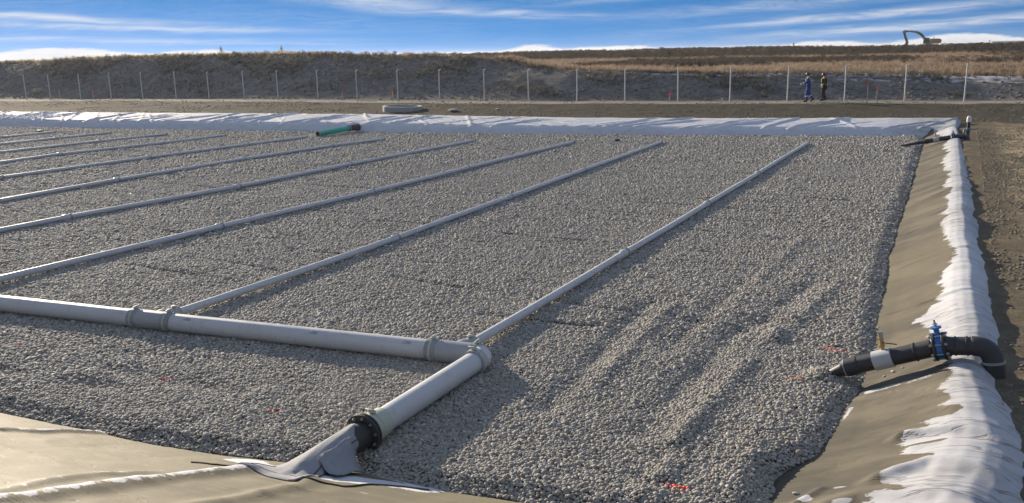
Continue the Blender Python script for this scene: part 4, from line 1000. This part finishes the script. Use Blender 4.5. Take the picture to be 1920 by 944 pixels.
# ------------------------------------------------------------------ survey stakes
def stake(x, y, h, label, top='red', ribbon=False, lean=0.):
    z0 = float(ground_z(np.array([x]), np.array([y]))[0]); R = Matrix.Rotation(lean, 3, 'Y')
    root = thing('survey_stake', label, 'stake', (x, y, z0), 'survey stakes along the fence')
    c = Vector((x, y, z0)); mb = MB(); mb.box(c+R @ Vector((0, 0, h*.5-.1)), (.06, .03, h+.2), R, .004); mk('lath', mb, M['lath'] if top else M['post'], root, False)
    if top: mk('painted_top', MB().box(c+R @ Vector((0, 0, h*.86)), (.068, .038, h*.30), R, .004), M[top], root, False)
    if ribbon:
        V = []; F = []
        for k in range(9):
            t = k/8; wob = .05*math.sin(t*7)
            for s_ in (-1, 1): V.append(c+R @ Vector((.05+wob+s_*.035*(1-.3*t), -.03-.04*math.sin(t*5), h*(.96-.62*t))))
        for k in range(8): F.append((2*k, 2*k+1, 2*k+3, 2*k+2))
        r = mk('ribbon', MB().add(V, F), M['pink'], root); r.modifiers.new('cloth', 'SOLIDIFY').thickness = .004
stake(-69.94, 54.0, 1.05, 'stake with bright pink ribbon at the far left of the fence', 'pink', True, -.12)
stake(-74.84, 54.2, .85, 'bare grey stake between the leftmost fence posts', None)
stake(-42.52, 54.75, .85, 'orange-topped stake left of the concrete ring', 'red')
stake(-37.81, 54.7, .88, 'orange-topped stake behind the concrete ring', 'red', False, -.05)
stake(-17.09, 56.3, .72, 'short stake with fluttering pink ribbon at mid fence', 'pink', True, .1)
stake(-4.97, 56.2, 1.32, 'tall red-topped stake right of the two walking people', 'red')
stake(-4.62, 57.9, .92, 'shorter red-topped stake just behind the tall one', 'red', False, .06)

# ------------------------------------------------------------------ people
def skin_mesh(joints, bones, name, sub=2):
    """joints: {key: (xyz, (rx, ry))}; bones: pairs of keys; first key is the root"""
    keys = list(joints); idx = {k: i for i, k in enumerate(keys)}
    me = bpy.data.meshes.new(name); me.from_pydata([joints[k][0] for k in keys], [(idx[a], idx[b]) for a, b in bones], [])
    o = bpy.data.objects.new(name, me); COL.objects.link(o)
    sk = o.modifiers.new('skin', 'SKIN'); sk.use_smooth_shade = True; sk.branch_smoothing = .4
    for i, k in enumerate(keys):
        sv = me.skin_vertices[0].data[i]; r = joints[k][1]; sv.radius = r if hasattr(r, '__len__') else (r, r); sv.use_root = (i == 0)
    ss = o.modifiers.new('sub', 'SUBSURF'); ss.levels = sub; ss.render_levels = sub
    dg = bpy.context.evaluated_depsgraph_get(); dg.update(); ev = bpy.data.meshes.new_from_object(o.evaluated_get(dg))
    bpy.data.objects.remove(o); ev.polygons.foreach_set('use_smooth', [True]*len(ev.polygons)); ev.name = name; return ev
def person(name, label, loc, rz, k, jt, kind):
    """jt: joint positions in metres for a 1.75 m figure facing +X, Z up"""
    root = thing(name, label, 'person', loc, 'people walking by the fence', rz, world=False); root.scale = (k, k, k)
    B = [('pel', 'wai'), ('wai', 'che'), ('che', 'nec'), ('nec', 'hea'), ('hea', 'top')]
    for s in 'lr':
        B += [('che', 'sh'+s), ('sh'+s, 'el'+s), ('el'+s, 'wr'+s), ('wr'+s, 'pa'+s), ('pel', 'hi'+s), ('hi'+s, 'kn'+s), ('kn'+s, 'an'+s), ('an'+s, 'to'+s)]
    rad = dict(pel=(.13, .16), wai=(.11, .145), che=(.12, .17), nec=.058, hea=(.088, .080), top=(.070, .062))
    for s in 'lr': rad.update({'sh'+s: .066, 'el'+s: .045, 'wr'+s: .028, 'pa'+s: (.018, .038), 'hi'+s: .095, 'kn'+s: .062, 'an'+s: .040, 'to'+s: (.040, .036)})
    body_j = {q: (jt[q], rad[q]) for q in jt}; bb = list(B)
    for s in 'lr':     # fingers: four unequal and a thumb leaving the side of the palm
        pa, wr = Vector(jt['pa'+s]), Vector(jt['wr'+s]); d = (pa-wr).normalized(); side = d.cross(Vector((1, 0, 0)) if abs(d.x) < .8 else Vector((0, 0, 1))).normalized(); nrm = side.cross(d)
        for i, (o_, l_) in enumerate(((-.030, .070), (-.010, .080), (.010, .075), (.029, .058))):
            b0 = pa+side*o_; m_ = b0+d*l_*.55+nrm*.006; e_ = b0+d*l_+nrm*.026
            body_j['f%s%da' % (s, i)] = (b0+d*.012, .009); body_j['f%s%db' % (s, i)] = (m_, .0085); body_j['f%s%dc' % (s, i)] = (e_, .007)
            bb += [('pa'+s, 'f%s%da' % (s, i)), ('f%s%da' % (s, i), 'f%s%db' % (s, i)), ('f%s%db' % (s, i), 'f%s%dc' % (s, i))]
        t0 = wr+d*.035+side*-.040; body_j['t%sa' % s] = (t0, .011); body_j['t%sb' % s] = (t0+d*.05-side*.022+nrm*.015, .009); bb += [('wr'+s, 't%sa' % s), ('t%sa' % s, 't%sb' % s)]
    # face: nose and chin
    h = Vector(jt['hea']); body_j['nose'] = (h+Vector((.105, 0, -.005)), .016); body_j['chin'] = (h+Vector((.065, 0, -.085)), (.036, .04)); bb += [('hea', 'nose'), ('hea', 'chin')]
    body = link('body', skin_mesh(body_j, bb, 'body', 2), M['skin'], root)
    for s in (-1, 1):
        mb = MB(); mb.tube([h+Vector((.0, s*.082, -.03)), h+Vector((-.004, s*.090, .0)), h+Vector((0, s*.085, .03))], [.008, .014, .008], 8); mk('ear', mb, M['skin'], body)
        mb = MB(); mb.lathe(h+Vector((.080, s*.034, .012)), h+Vector((1, s*.034, .012)), [(0, .014), (.008, .011), (.012, .003)], 10); mk('eye', mb, M['hole'], body)
    # clothes grown on the same skeleton, a little larger
    def cloth(nm, keys, grow, m):
        j = {q: (jt[q], tuple((a+grow) for a in (rad[q] if hasattr(rad[q], '__len__') else (rad[q], rad[q])))) for q in keys}
        return link(nm, skin_mesh(j, [e for e in B if e[0] in j and e[1] in j], nm, 2), m, root)
    def band(keys, t0, t1, r, m, nm, par):
        a, b = Vector(jt[keys[0]]), Vector(jt[keys[1]]); p = a.lerp(b, t0); q = a.lerp(b, t1)
        return mk(nm, MB().tube([p, p.lerp(q, .05), p.lerp(q, .95), q], [r-.012, r, r, r-.012], 16), m, par)
    low = ['pel']+[x+s for s in 'lr' for x in ('hi', 'kn', 'an')]; upp = ['pel', 'wai', 'che']+[x+s for s in 'lr' for x in ('sh', 'el', 'wr')]
    def torso_strip(yoff, m, nm, par, w=.05):
        """tape running over the shoulder, front to back"""
        c = Vector(jt['che']); wz = Vector(jt['wai']); V = []; F = []
        path = [wz+Vector((.165, yoff, 0)), c+Vector((.178, yoff, -.05)), c+Vector((.15, yoff, .09)), c+Vector((.02, yoff, .165)), c+Vector((-.12, yoff, .11)), c+Vector((-.172, yoff, -.03)), wz+Vector((-.16, yoff, 0))]
        for p in path: V += [p+Vector((0, -w/2, 0)), p+Vector((0, w/2, 0))]
        for i in range(len(path)-1): F.append((2*i, 2*i+1, 2*i+3, 2*i+2))
        o = mk(nm, MB().add(V, F), m, par); o.modifiers.new('cloth', 'SOLIDIFY').thickness = .006
    if kind == 'coverall':
        cv = cloth('coverall', ['pel', 'wai', 'che']+[x+s for s in 'lr' for x in ('sh', 'el', 'wr', 'hi', 'kn', 'an')], .026, M['coverall'])
        for s in 'lr':
            band(('kn'+s, 'an'+s), .32, .44, .090, M['reflect'], 'leg_tape', cv); band(('el'+s, 'wr'+s), .55, .75, .062, M['reflect'], 'sleeve_tape', cv)
        for yy in (-.10, .10): torso_strip(yy, M['reflect'], 'shoulder_tape', cv)
    else:
        tr = cloth('trousers', low, .026, M['trouser']); jk = cloth('jacket', upp, .034, M['jacket'])
        c, w = Vector(jt['che']), Vector(jt['wai']); pl = Vector(jt['pel'])
        vs = thing('x', None, None) if False else None
        mb = MB(); nn = 24; V = []; F = []
        for i, (p, rx, ry) in enumerate(((pl+Vector((0, 0, .02)), .185, .215), (w, .165, .205), (c+Vector((0, 0, -.02)), .180, .225), (c+Vector((0, 0, .09)), .150, .20))):
            for q in range(nn):
                an = .55+(2*PI-1.1)*q/(nn-1); V.append(p+Vector((math.cos(an)*rx, math.sin(an)*ry, 0)))
        for i in range(3):
            for q in range(nn-1): F.append((i*nn+q, i*nn+q+1, (i+1)*nn+q+1, (i+1)*nn+q))
        ve = mk('vest', mb.add(V, F), M['jacket'], root); ve.modifiers.new('cloth', 'SOLIDIFY').thickness = .008
        for yy in (-.12, .12): torso_strip(yy, M['hivis'], 'vest_tape', ve, .06)
        V = []; F = []
        for zz in (-.03, .05):
            for q in range(nn): an = .6+(2*PI-1.2)*q/(nn-1); V.append(pl+Vector((math.cos(an)*.197, math.sin(an)*.225, .06+zz)))
        for q in range(nn-1): F.append((q, q+1, nn+q+1, nn+q))
        o = mk('waist_tape', MB().add(V, F), M['hivis'], ve); o.modifiers.new('cloth', 'SOLIDIFY').thickness = .006
    for s in 'lr':
        a, t = Vector(jt['an'+s]), Vector(jt['to'+s]); f = (t-a); f.z = 0; f.normalize(); mb = MB()
        heel = a-f*.045; heel.z = a.z-.02
        mb.tube([a+Vector((0, 0, .10)), a, heel+Vector((0, 0, -.02))], [.058, .060, .052], 12); mb.tube([heel, a+f*.06-Vector((0, 0, .035)), t+f*.03, t+f*.06], [.048, .054, .048, .022], 12)
        bo = mk('boot', mb, M['boot_leather'], root)
        g = Vector(jt['pa'+s]); w = Vector(jt['wr'+s]); mb = MB(); mb.tube([w.lerp(g, -.25), w, g, g+(g-w)*.25], [.036, .038, .046, .030], 10); mk('glove', mb, M['glove'], root)
    hat = Vector(jt['top'])+Vector((-.005, 0, -.015)); mb = MB()
    mb.lathe(hat+Vector((0, 0, -.05)), hat+Vector((0, 0, 1)), [(0, .128), (.004, .130), (.012, .118), (.05, .112), (.09, .092), (.115, .060), (.128, .015)], 24)
    V = [hat+Vector((.05, -.10, -.044)), hat+Vector((.05, .10, -.044)), hat+Vector((.165, .07, -.062)), hat+Vector((.185, 0, -.064)), hat+Vector((.165, -.07, -.062))]
    hh = mk('hard_hat', mb, M['hat'], root); pk = mk('peak', MB().add(V, [(0, 1, 2, 3, 4)]), M['hat'], hh); pk.modifiers.new('thick', 'SOLIDIFY').thickness = .008
    mb = MB(); hd = Vector(jt['hea']); mb.lathe(hd+Vector((-.02, 0, -.05)), hd+Vector((-.02, 0, 1)), [(0, .070), (.02, .088), (.06, .098), (.11, .098)], 18); mk('hair', mb, M['trouser'], body)
    return root
def gz(x, y): return float(ground_z(np.array([x]), np.array([y]))[0])
walk1 = dict(pel=(0, 0, .93), wai=(.01, 0, 1.08), che=(.03, 0, 1.32), nec=(.05, 0, 1.47), hea=(.085, 0, 1.60), top=(.085, 0, 1.68),
             shl=(.04, .19, 1.38), ell=(.16, .25, 1.14), wrl=(.38, .22, 1.04), pal=(.47, .20, 1.00), shr=(.04, -.19, 1.38), elr=(.12, -.25, 1.12), wrr=(.36, -.20, 1.08), par=(.45, -.18, 1.06),
             hil=(0, .10, .88), knl=(.12, .10, .50), anl=(.10, .10, .10), tol=(.23, .11, .05), hir=(0, -.10, .88), knr=(-.03, -.10, .50), anr=(-.28, -.10, .16), tor=(-.17, -.10, .05))
walk2 = dict(pel=(0, 0, .93), wai=(.0, 0, 1.08), che=(.0, 0, 1.32), nec=(.02, 0, 1.47), hea=(.05, 0, 1.60), top=(.05, 0, 1.68),
             shl=(.0, .19, 1.38), ell=(-.05, .25, 1.12), wrl=(.10, .25, .93), pal=(.14, .25, .85), shr=(.0, -.19, 1.38), elr=(-.03, -.25, 1.11), wrr=(.16, -.22, .95), par=(.21, -.21, .88),
             hil=(0, .09, .88), knl=(.10, .09, .49), anl=(.03, .09, .10), tol=(.16, .10, .05), hir=(0, -.09, .88), knr=(.0, -.09, .49), anr=(-.14, -.09, .11), tor=(-.01, -.09, .05))
HEADING = math.atan2(-.22, -1)
person('person', 'person in blue coveralls with reflective tape, arms reaching forward while walking', (-8.40, 56.7, gz(-8.4, 56.7)), HEADING, 1.035, walk1, 'coverall')
person('person', 'person in dark jacket and black trousers with yellow tape, walking behind', (-7.62, 57.5, gz(-7.62, 57.5)), HEADING, .985, walk2, 'jacket')

# ------------------------------------------------------------------ excavator on the skyline
def excavator():
    ex, ey = -9.8, 300.; ez = gz(ex, ey); O = Vector((ex, ey, ez))
    root = thing('excavator', 'excavator on the skyline with its bent arm raised to the left', 'excavator', O)
    MX = Matrix(((1, 0, 0, ex), (0, 0, 1, ey), (0, 1, 0, ez), (0, 0, 0, 1)))      # poly (x,z) extruded along y
    for s in (-1.35, 1.0):
        n = 10; prof_ = [(-2.1+.5*math.cos(PI/2+PI*i/n), .5+.5*math.sin(PI/2+PI*i/n)) for i in range(n+1)]+[(2.1+.5*math.cos(-PI/2+PI*i/n), .5+.5*math.sin(-PI/2+PI*i/n)) for i in range(n+1)]
        tr = mk('track', MB().prism(prof_, s, s+.55, MX), M['track'], root, False)
        for q in (-1.9, -1.0, 0, 1.0, 1.9): mk('roller', MB().tube([O+Vector((q, s-.03, .45)), O+Vector((q, s+.58, .45))], .30, 14), M['digger'], tr)
    mk('undercarriage', MB().box(O+Vector((0, 0, .75)), (2.2, 1.6, .6), None, .1), M['track'], root)
    hs = mk('house', MB().prism([(-1.3, 1.15), (2.3, 1.15), (2.75, 1.5), (2.75, 2.35), (2.4, 2.65), (-.1, 2.65), (-.1, 2.2), (-1.3, 2.1)], -1.35, 1.3, MX), M['digger_body'], root, False)
    mk('counterweight', MB().prism([(2.3, 1.2), (2.95, 1.35), (3.1, 2.0), (2.9, 2.5), (2.3, 2.6)], -1.45, 1.4, MX), M['digger_body'], root, False)
    cb = mk('cab', MB().prism([(-1.9, 1.15), (-.2, 1.15), (-.2, 2.9), (-1.35, 2.95), (-1.9, 2.2)], -1.35, -.35, MX), M['digger'], root, False)
    mk('window', MB().prism([(-1.55, 2.0), (-.4, 2.0), (-.4, 2.75), (-1.25, 2.8)], -1.40, -1.352, MX), M['glass'], cb, False)
    mk('exhaust', MB().tube([O+Vector((.9, .6, 2.6)), O+Vector((.9, .6, 3.2))], .09, 10), M['track'], hs)
    bp = [(-1.0, 1.6), (-1.8, 2.9), (-2.7, 4.0), (-4.0, 4.75), (-5.8, 5.0), (-7.3, 4.95)]; bw = [.55, .62, .62, .52, .40, .32]
    def beam(path, wid, hy):
        up_, lo_ = [], []
        for i, p in enumerate(path):
            a = path[max(0, i-1)]; b = path[min(len(path)-1, i+1)]; t = Vector((b[0]-a[0], b[1]-a[1])).normalized(); nn = Vector((-t.y, t.x))
            up_.append((p[0]+nn.x*wid[i], p[1]+nn.y*wid[i])); lo_.append((p[0]-nn.x*wid[i], p[1]-nn.y*wid[i]))
        mb = MB()
        for i in range(len(path)-1): mb.prism([up_[i], up_[i+1], lo_[i+1], lo_[i]], -hy, hy, MX)
        return mb
    bm_ = mk('boom', beam(bp, [w*.62 for w in bw], .28), M['digger'], root, False)
    st = mk('stick', beam([(-7.65, 5.15), (-7.35, 4.6), (-7.0, 3.2), (-6.55, 1.75)], [.34, .38, .32, .22], .22), M['digger'], root, False)
    mk('bucket', MB().prism([(-6.35, 2.25), (-5.95, 1.55), (-6.7, .75), (-7.3, .15), (-7.75, .05), (-7.5, .75), (-7.0, 1.35)], -.55, .55, MX), M['digger'], root, False)
    for a, b, r in (((-1.0, 1.9), (-3.1, 3.9), .12), ((-3.2, 4.75), (-7.55, 5.3), .12), ((-7.3, 5.0), (-6.2, 2.1), .11)):
        mk('ram', MB().tube([O+Vector((a[0], -.4, a[1])), O+Vector((b[0], -.4, b[1]))], r, 8), M['steel'], root)
excavator()

# ------------------------------------------------------------------ far buildings
def shed(label, x0, x1, y, z1, dep, nwin, chim=None, lift=0):
    z0 = gz((x0+x1)/2, y)-1.5
    root = thing('building', label, 'building', ((x0+x1)/2, y, z0), 'far sheds along the horizon')
    w = mk('wall', MB().box(((x0+x1)/2, y+dep/2, (z0+z1)/2), (x1-x0, dep, z1-z0)), M['house_wall'], root, False)
    mk('roof', MB().add([(x0-.6, y-.6, z1), (x1+.6, y-.6, z1), (x1+.6, y+dep+.6, z1), (x0-.6, y+dep+.6, z1), (x0-.6, y+dep/2, z1+.7), (x1+.6, y+dep/2, z1+.7)], [(0, 1, 5, 4), (2, 3, 4, 5), (0, 4, 3), (1, 2, 5), (0, 3, 2, 1)]), M['house_roof'], root, False)
    for i in range(nwin):
        xx = x0+(x1-x0)*(i+.5)/nwin; wn = mk('window', MB().box((xx, y-.05, z1-1.3), ((x1-x0)/nwin*.5, .2, .9)), M['house_roof'], root, False); mk('pane', MB().box((xx, y-.12, z1-1.3), ((x1-x0)/nwin*.42, .2, .7)), M['glass'], wn, False)
    if chim is not None: mk('chimney', MB().box((chim, y+3, z1+.9), (2.2, 2.2, 2.6)), M['house_wall'], root, False)
shed('long pale shed on the horizon right of the excavator', -14, 18.5, 900, 3.6, 16, 9)
shed('taller pale shed at the right edge of the horizon', 20.8, 78, 905, 4.7, 20, 12)
shed('hazy pale shed with a chimney on the horizon, centre right', -196, -170, 600, 3.75, 14, 6, -189)

# ------------------------------------------------------------------ plants
def tuft(seed, h, n, spread, m, lean=.35, w=.012):
    rr = random.Random(seed); V = []; F = []
    for i in range(n):
        a = rr.uniform(0, 6.28); r0 = spread*.4*rr.random(); bx, by = math.cos(a)*r0, math.sin(a)*r0; hh = h*rr.uniform(.5, 1.0); l = lean*rr.uniform(.2, 1)*hh
        a2 = a+rr.uniform(-.6, .6); dx, dy = math.cos(a2)*l, math.sin(a2)*l; px, py = -math.sin(a2)*w, math.cos(a2)*w; o = len(V)
        V += [(bx-px, by-py, -.03), (bx+px, by+py, -.03), (bx+dx*.4-px*.8, by+dy*.4-py*.8, hh*.6), (bx+dx*.4+px*.8, by+dy*.4+py*.8, hh*.6), (bx+dx, by+dy, hh)]
        F += [(o, o+1, o+3, o+2), (o+2, o+3, o+4)]
    me = bpy.data.meshes.new('tuft_shape'); me.from_pydata(V, [], F); me.materials.append(m); return me
def clump(seed, h, n, m):
    """bushy weed: many small leaf faces through a rounded volume on a few stems"""
    rr = random.Random(seed); V = []; F = []
    for i in range(n):
        a = rr.uniform(0, 6.28); q = rr.random()**.5; zz = h*rr.uniform(.05, 1); rad = h*.55*q*math.sqrt(max(.05, 1-(zz/h-.45)**2*2.2))
        c = Vector((math.cos(a)*rad, math.sin(a)*rad, zz)); u = Vector((rr.uniform(-1, 1), rr.uniform(-1, 1), rr.uniform(-.3, 1))).normalized(); v = u.cross(Vector((rr.uniform(-1, 1), rr.uniform(-1, 1), rr.uniform(-1, 1)))).normalized()
        s = h*rr.uniform(.05, .11); o = len(V); V += [c-u*s, c+v*s*.5, c+u*s, c-v*s*.5]; F.append((o, o+1, o+2, o+3))
    me = bpy.data.meshes.new('clump_shape'); me.from_pydata(V, [], F); me.materials.append(m); return me
def strew(name, label, cat, coll, nk, X, Y, smin, smax, kind='stuff', sink=0.0):
    n = len(X); Z = ground_z(X, Y)-sink; s = RNG.uniform(smin, smax, n)
    o = scatter(name, coll, np.stack([X, Y, Z], 1), np.stack([RNG.normal(0, .12, n), RNG.normal(0, .12, n), RNG.uniform(0, 6.28, n)], 1), np.stack([s, s, s*RNG.uniform(.8, 1.2, n)], 1), RNG.integers(0, nk, n))
    return tag(o, label, cat, kind=kind)
def hill_t(x, y):
    return (y-(fence_y(x)+1.3))/np.interp(x, [-60, -34, -26, 10], [8.2, 7.6, 4.6, 4.4])
g1 = protos('straw_tuft', [tuft(i, .5, 26, .5, M['grass']) for i in range(5)])
g2 = protos('weed_clump', [clump(i, .45, 90, M['weed']) for i in range(4)]+[tuft(40+i, .4, 22, .5, M['weed']) for i in range(3)])
g3 = protos('gold_clump', [clump(60+i, .5, 110, M['gold']) for i in range(3)]+[tuft(70+i, .55, 30, .4, M['gold']) for i in range(3)])
# dry grass over the field beyond the bank
X = RNG.uniform(-60, 14, 60000); Y = 62+RNG.random(60000)**1.5*52; t = hill_t(X, Y); d = fbm(X*.25, Y*.25, 3, 401)
m = (t > .97+.20*sm(-16, -8, X)) & in_view(X, Y, -12, 40) & (d+RNG.uniform(-.5, .5, len(X)) > -.25) & ~((X < -34) & (t < 1.6)); X, Y = X[m][:26000], Y[m][:26000]
strew('dry_grass', 'dry straw-coloured grass covering the field behind the fence', 'grass', g1, 5, X, Y, .35, 1.0)
# crest of the tall embankment: golden weeds catching the sun
X = RNG.uniform(-108, -30, 30000); Y = RNG.uniform(54, 72, 30000); t = hill_t(X, Y); d = fbm(X*.35, Y*.35, 3, 403)
m = (t > .86) & (t < 1.3) & (RNG.random(len(X)) < .04+.9*sm(.93, 1.04, t)) & (d+RNG.uniform(-.6, .6, len(X)) > np.interp(X, [-70, -46, -34], [-.2, .12, .3])); X, Y = X[m], Y[m]
strew('crest_weeds', 'sunlit golden weeds along the top of the tall embankment', 'weeds', g3, 6, X, Y, .22, .62)
# dull weeds and clods over its face
X = RNG.uniform(-108, 8, 40000); Y = RNG.uniform(54, 72, 40000); t = hill_t(X, Y); d = fbm(X*.3, Y*.5, 3, 405)
m = (t > .12) & (t < 1.05) & (d+RNG.uniform(-.25, .25, len(X)) > .30-.45*sm(.3, .9, t)); X, Y = X[m][:9000], Y[m][:9000]
strew('bank_weeds',  'dull dark weeds scattered over the embankment face', 'weeds', g2, 7, X, Y, .25, .85)
X = RNG.uniform(-108, 8, 30000); Y = RNG.uniform(54, 70, 30000); t = hill_t(X, Y); m = (t > .0) & (t < 1.02) & (fbm(X*.5, Y*.5, 3, 415)+RNG.uniform(-.6, .6, len(X)) > 0); X, Y = X[m], Y[m]
strew('bank_clods', 'clods and stones lying on the embankment face', 'stones', protos('bank_clod', [stone_mesh(520+i, 1, M['bankclod']) for i in range(4)]), 4, X, Y, .06, .30)
X = RNG.uniform(-34, 14, 30000); Y = RNG.uniform(78, 99, 30000); d = fbm(X*.10, Y*.3, 3, 417); m = in_view(X, Y, -12, 30) & (d > .05); X, Y = X[m][:9000], Y[m][:9000]
strew('field_weeds', 'darker weed patches streaking the dry field', 'weeds', protos('field_clump', [clump(180+i, .5, 80, M['scrubleaf']) for i in range(3)]), 3, X, Y, .5, 1.1)
# scrub on the second rise and the skyline
X = RNG.uniform(-110, 30, 50000); Y = RNG.uniform(108, 185, 50000); d = fbm(X*.12, Y*.12, 3, 407)
m = in_view(X, Y, -12, 42) & (((Y > 111) & (Y < 128)) | (d > .1)); X, Y = X[m][:14000], Y[m][:14000]
g4 = protos('scrub_clump', [clump(160+i, .5, 90, M['scrubleaf']) for i in range(4)]); strew('scrub', 'low dark scrub on the second rise beyond the field', 'scrub', g4, 4, X, Y, .6, 1.5)
X = RNG.uniform(-110, 30, 9000); Y = RNG.uniform(140, 186, 9000); m = in_view(X, Y, -12, 42); X, Y = X[m], Y[m]
strew('upland_grass', 'pale grass along the top of the second rise', 'grass', g1, 5, X, Y, .6, 1.2)
# stones and clods in the earth on the right and behind the far bank
cs = protos('clod_shape', [stone_mesh(500+i, 2, M['clod']) for i in range(5)])
X = .7+RNG.random(26000)**1.2*7; Y = RNG.uniform(8, 44, 26000); m = in_view(X, Y, -14, 10) & (fbm(X*.8, Y*.5, 3, 411)+RNG.uniform(-.5, .5, len(X)) > -.1); X, Y = X[m], Y[m]
strew('earth_stones', 'small stones scattered over the earth right of the bank', 'stones', cs, 5, X, Y, .02, .07)
X = RNG.uniform(-75, 6, 9000); Y = RNG.uniform(41, 58, 9000); m = (Y > yf(X)+3.2) & (Y < fence_y(X)) & (fbm(X*.3, Y*.6, 3, 413) > 0); X, Y = X[m], Y[m]
strew('verge_stones', 'clods and small stones on the earth strip behind the far bank', 'stones', cs, 5, X, Y, .03, .12)

# single plants one can pick out on the skyline
def weed(x, y, h, label, name='tall_weed', m='gold', cat='weed', wid=.35):
    z = gz(x, y); root = thing(name, label, cat, (x, y, z)); rr = random.Random(int(abs(x)*10)); mb = MB(); V = []; F = []
    mb.tube([(x, y, z-.1), (x+.01, y, z+h*.5), (x+.03, y, z+h*.97)], [.03*h+.01, .02*h, .006], 7)
    for i in range(14):
        a = rr.uniform(0, 6.28); t = rr.uniform(.1, .85); r = wid*h*(1-t)*rr.uniform(.6, 1.2); p = Vector((x, y, z+h*t)); q = p+Vector((math.cos(a)*r, math.sin(a)*r, h*.16))
        mb.tube([p, q], [.010, .005], 5)
        for k in range(13):
            c = p.lerp(q, rr.uniform(.2, 1.05))+Vector((rr.uniform(-1, 1), rr.uniform(-1, 1), rr.uniform(-1, 1)))*.06*h; u = Vector((rr.uniform(-1, 1), rr.uniform(-1, 1), rr.uniform(-1, 1))).normalized(); v = u.cross(Vector((.3, .5, 1))).normalized(); s = .055*h*rr.uniform(.6, 1.3); o = len(V)
            V += [c-u*s, c+v*s*.6, c+u*s, c-v*s*.6]; F.append((o, o+1, o+2, o+3))
    mk('stem', mb, M['twig'], root); mk('leaves', MB().add(V, F), M[m], root, False)
weed(-66.5, 66.6, 1.05, 'tall golden weed, largest on the crest of the embankment, left of centre')
weed(-58.9, 66.8, .90, 'tall golden weed on the embankment crest, nearer the middle')
weed(-80.2, 66.0, .62, 'small golden weed on the embankment crest at the far left')
weed(-33.2, 71.0, .75, 'thin pale shrub on the skyline where the embankment dips', 'thin_shrub', 'gold', 'shrub', .5)
weed(-31.6, 190, 1.25, 'dark rounded bush alone on the skyline left of the excavator', 'bush', 'bush', 'bush', .8)
weed(5.2, 260, 1.7, 'dark low bush on the skyline at the far right', 'bush', 'bush', 'bush', .9)

# ------------------------------------------------------------------ haze
def build_haze():
    t = bpy.data.materials.new('haze_air'); t.use_nodes = True; nt = t.node_tree; nt.nodes.clear()
    out = nt.nodes.new('ShaderNodeOutputMaterial'); v = nt.nodes.new('ShaderNodeVolumePrincipled')
    v.inputs['Color'].default_value = (.90, .94, 1.0, 1); v.inputs['Density'].default_value = HAZE; v.inputs['Anisotropy'].default_value = .35
    nt.links.new(v.outputs[0], out.inputs['Volume']); t.cycles.homogeneous_volume = True
    o = mk('haze', MB().box((0, 2970, .75), (6100, 6100, 20.5)), t, None, False)
    tag(o, 'thin pale haze over the far land', 'haze', kind='stuff')
HAZE = .0002
build_haze()
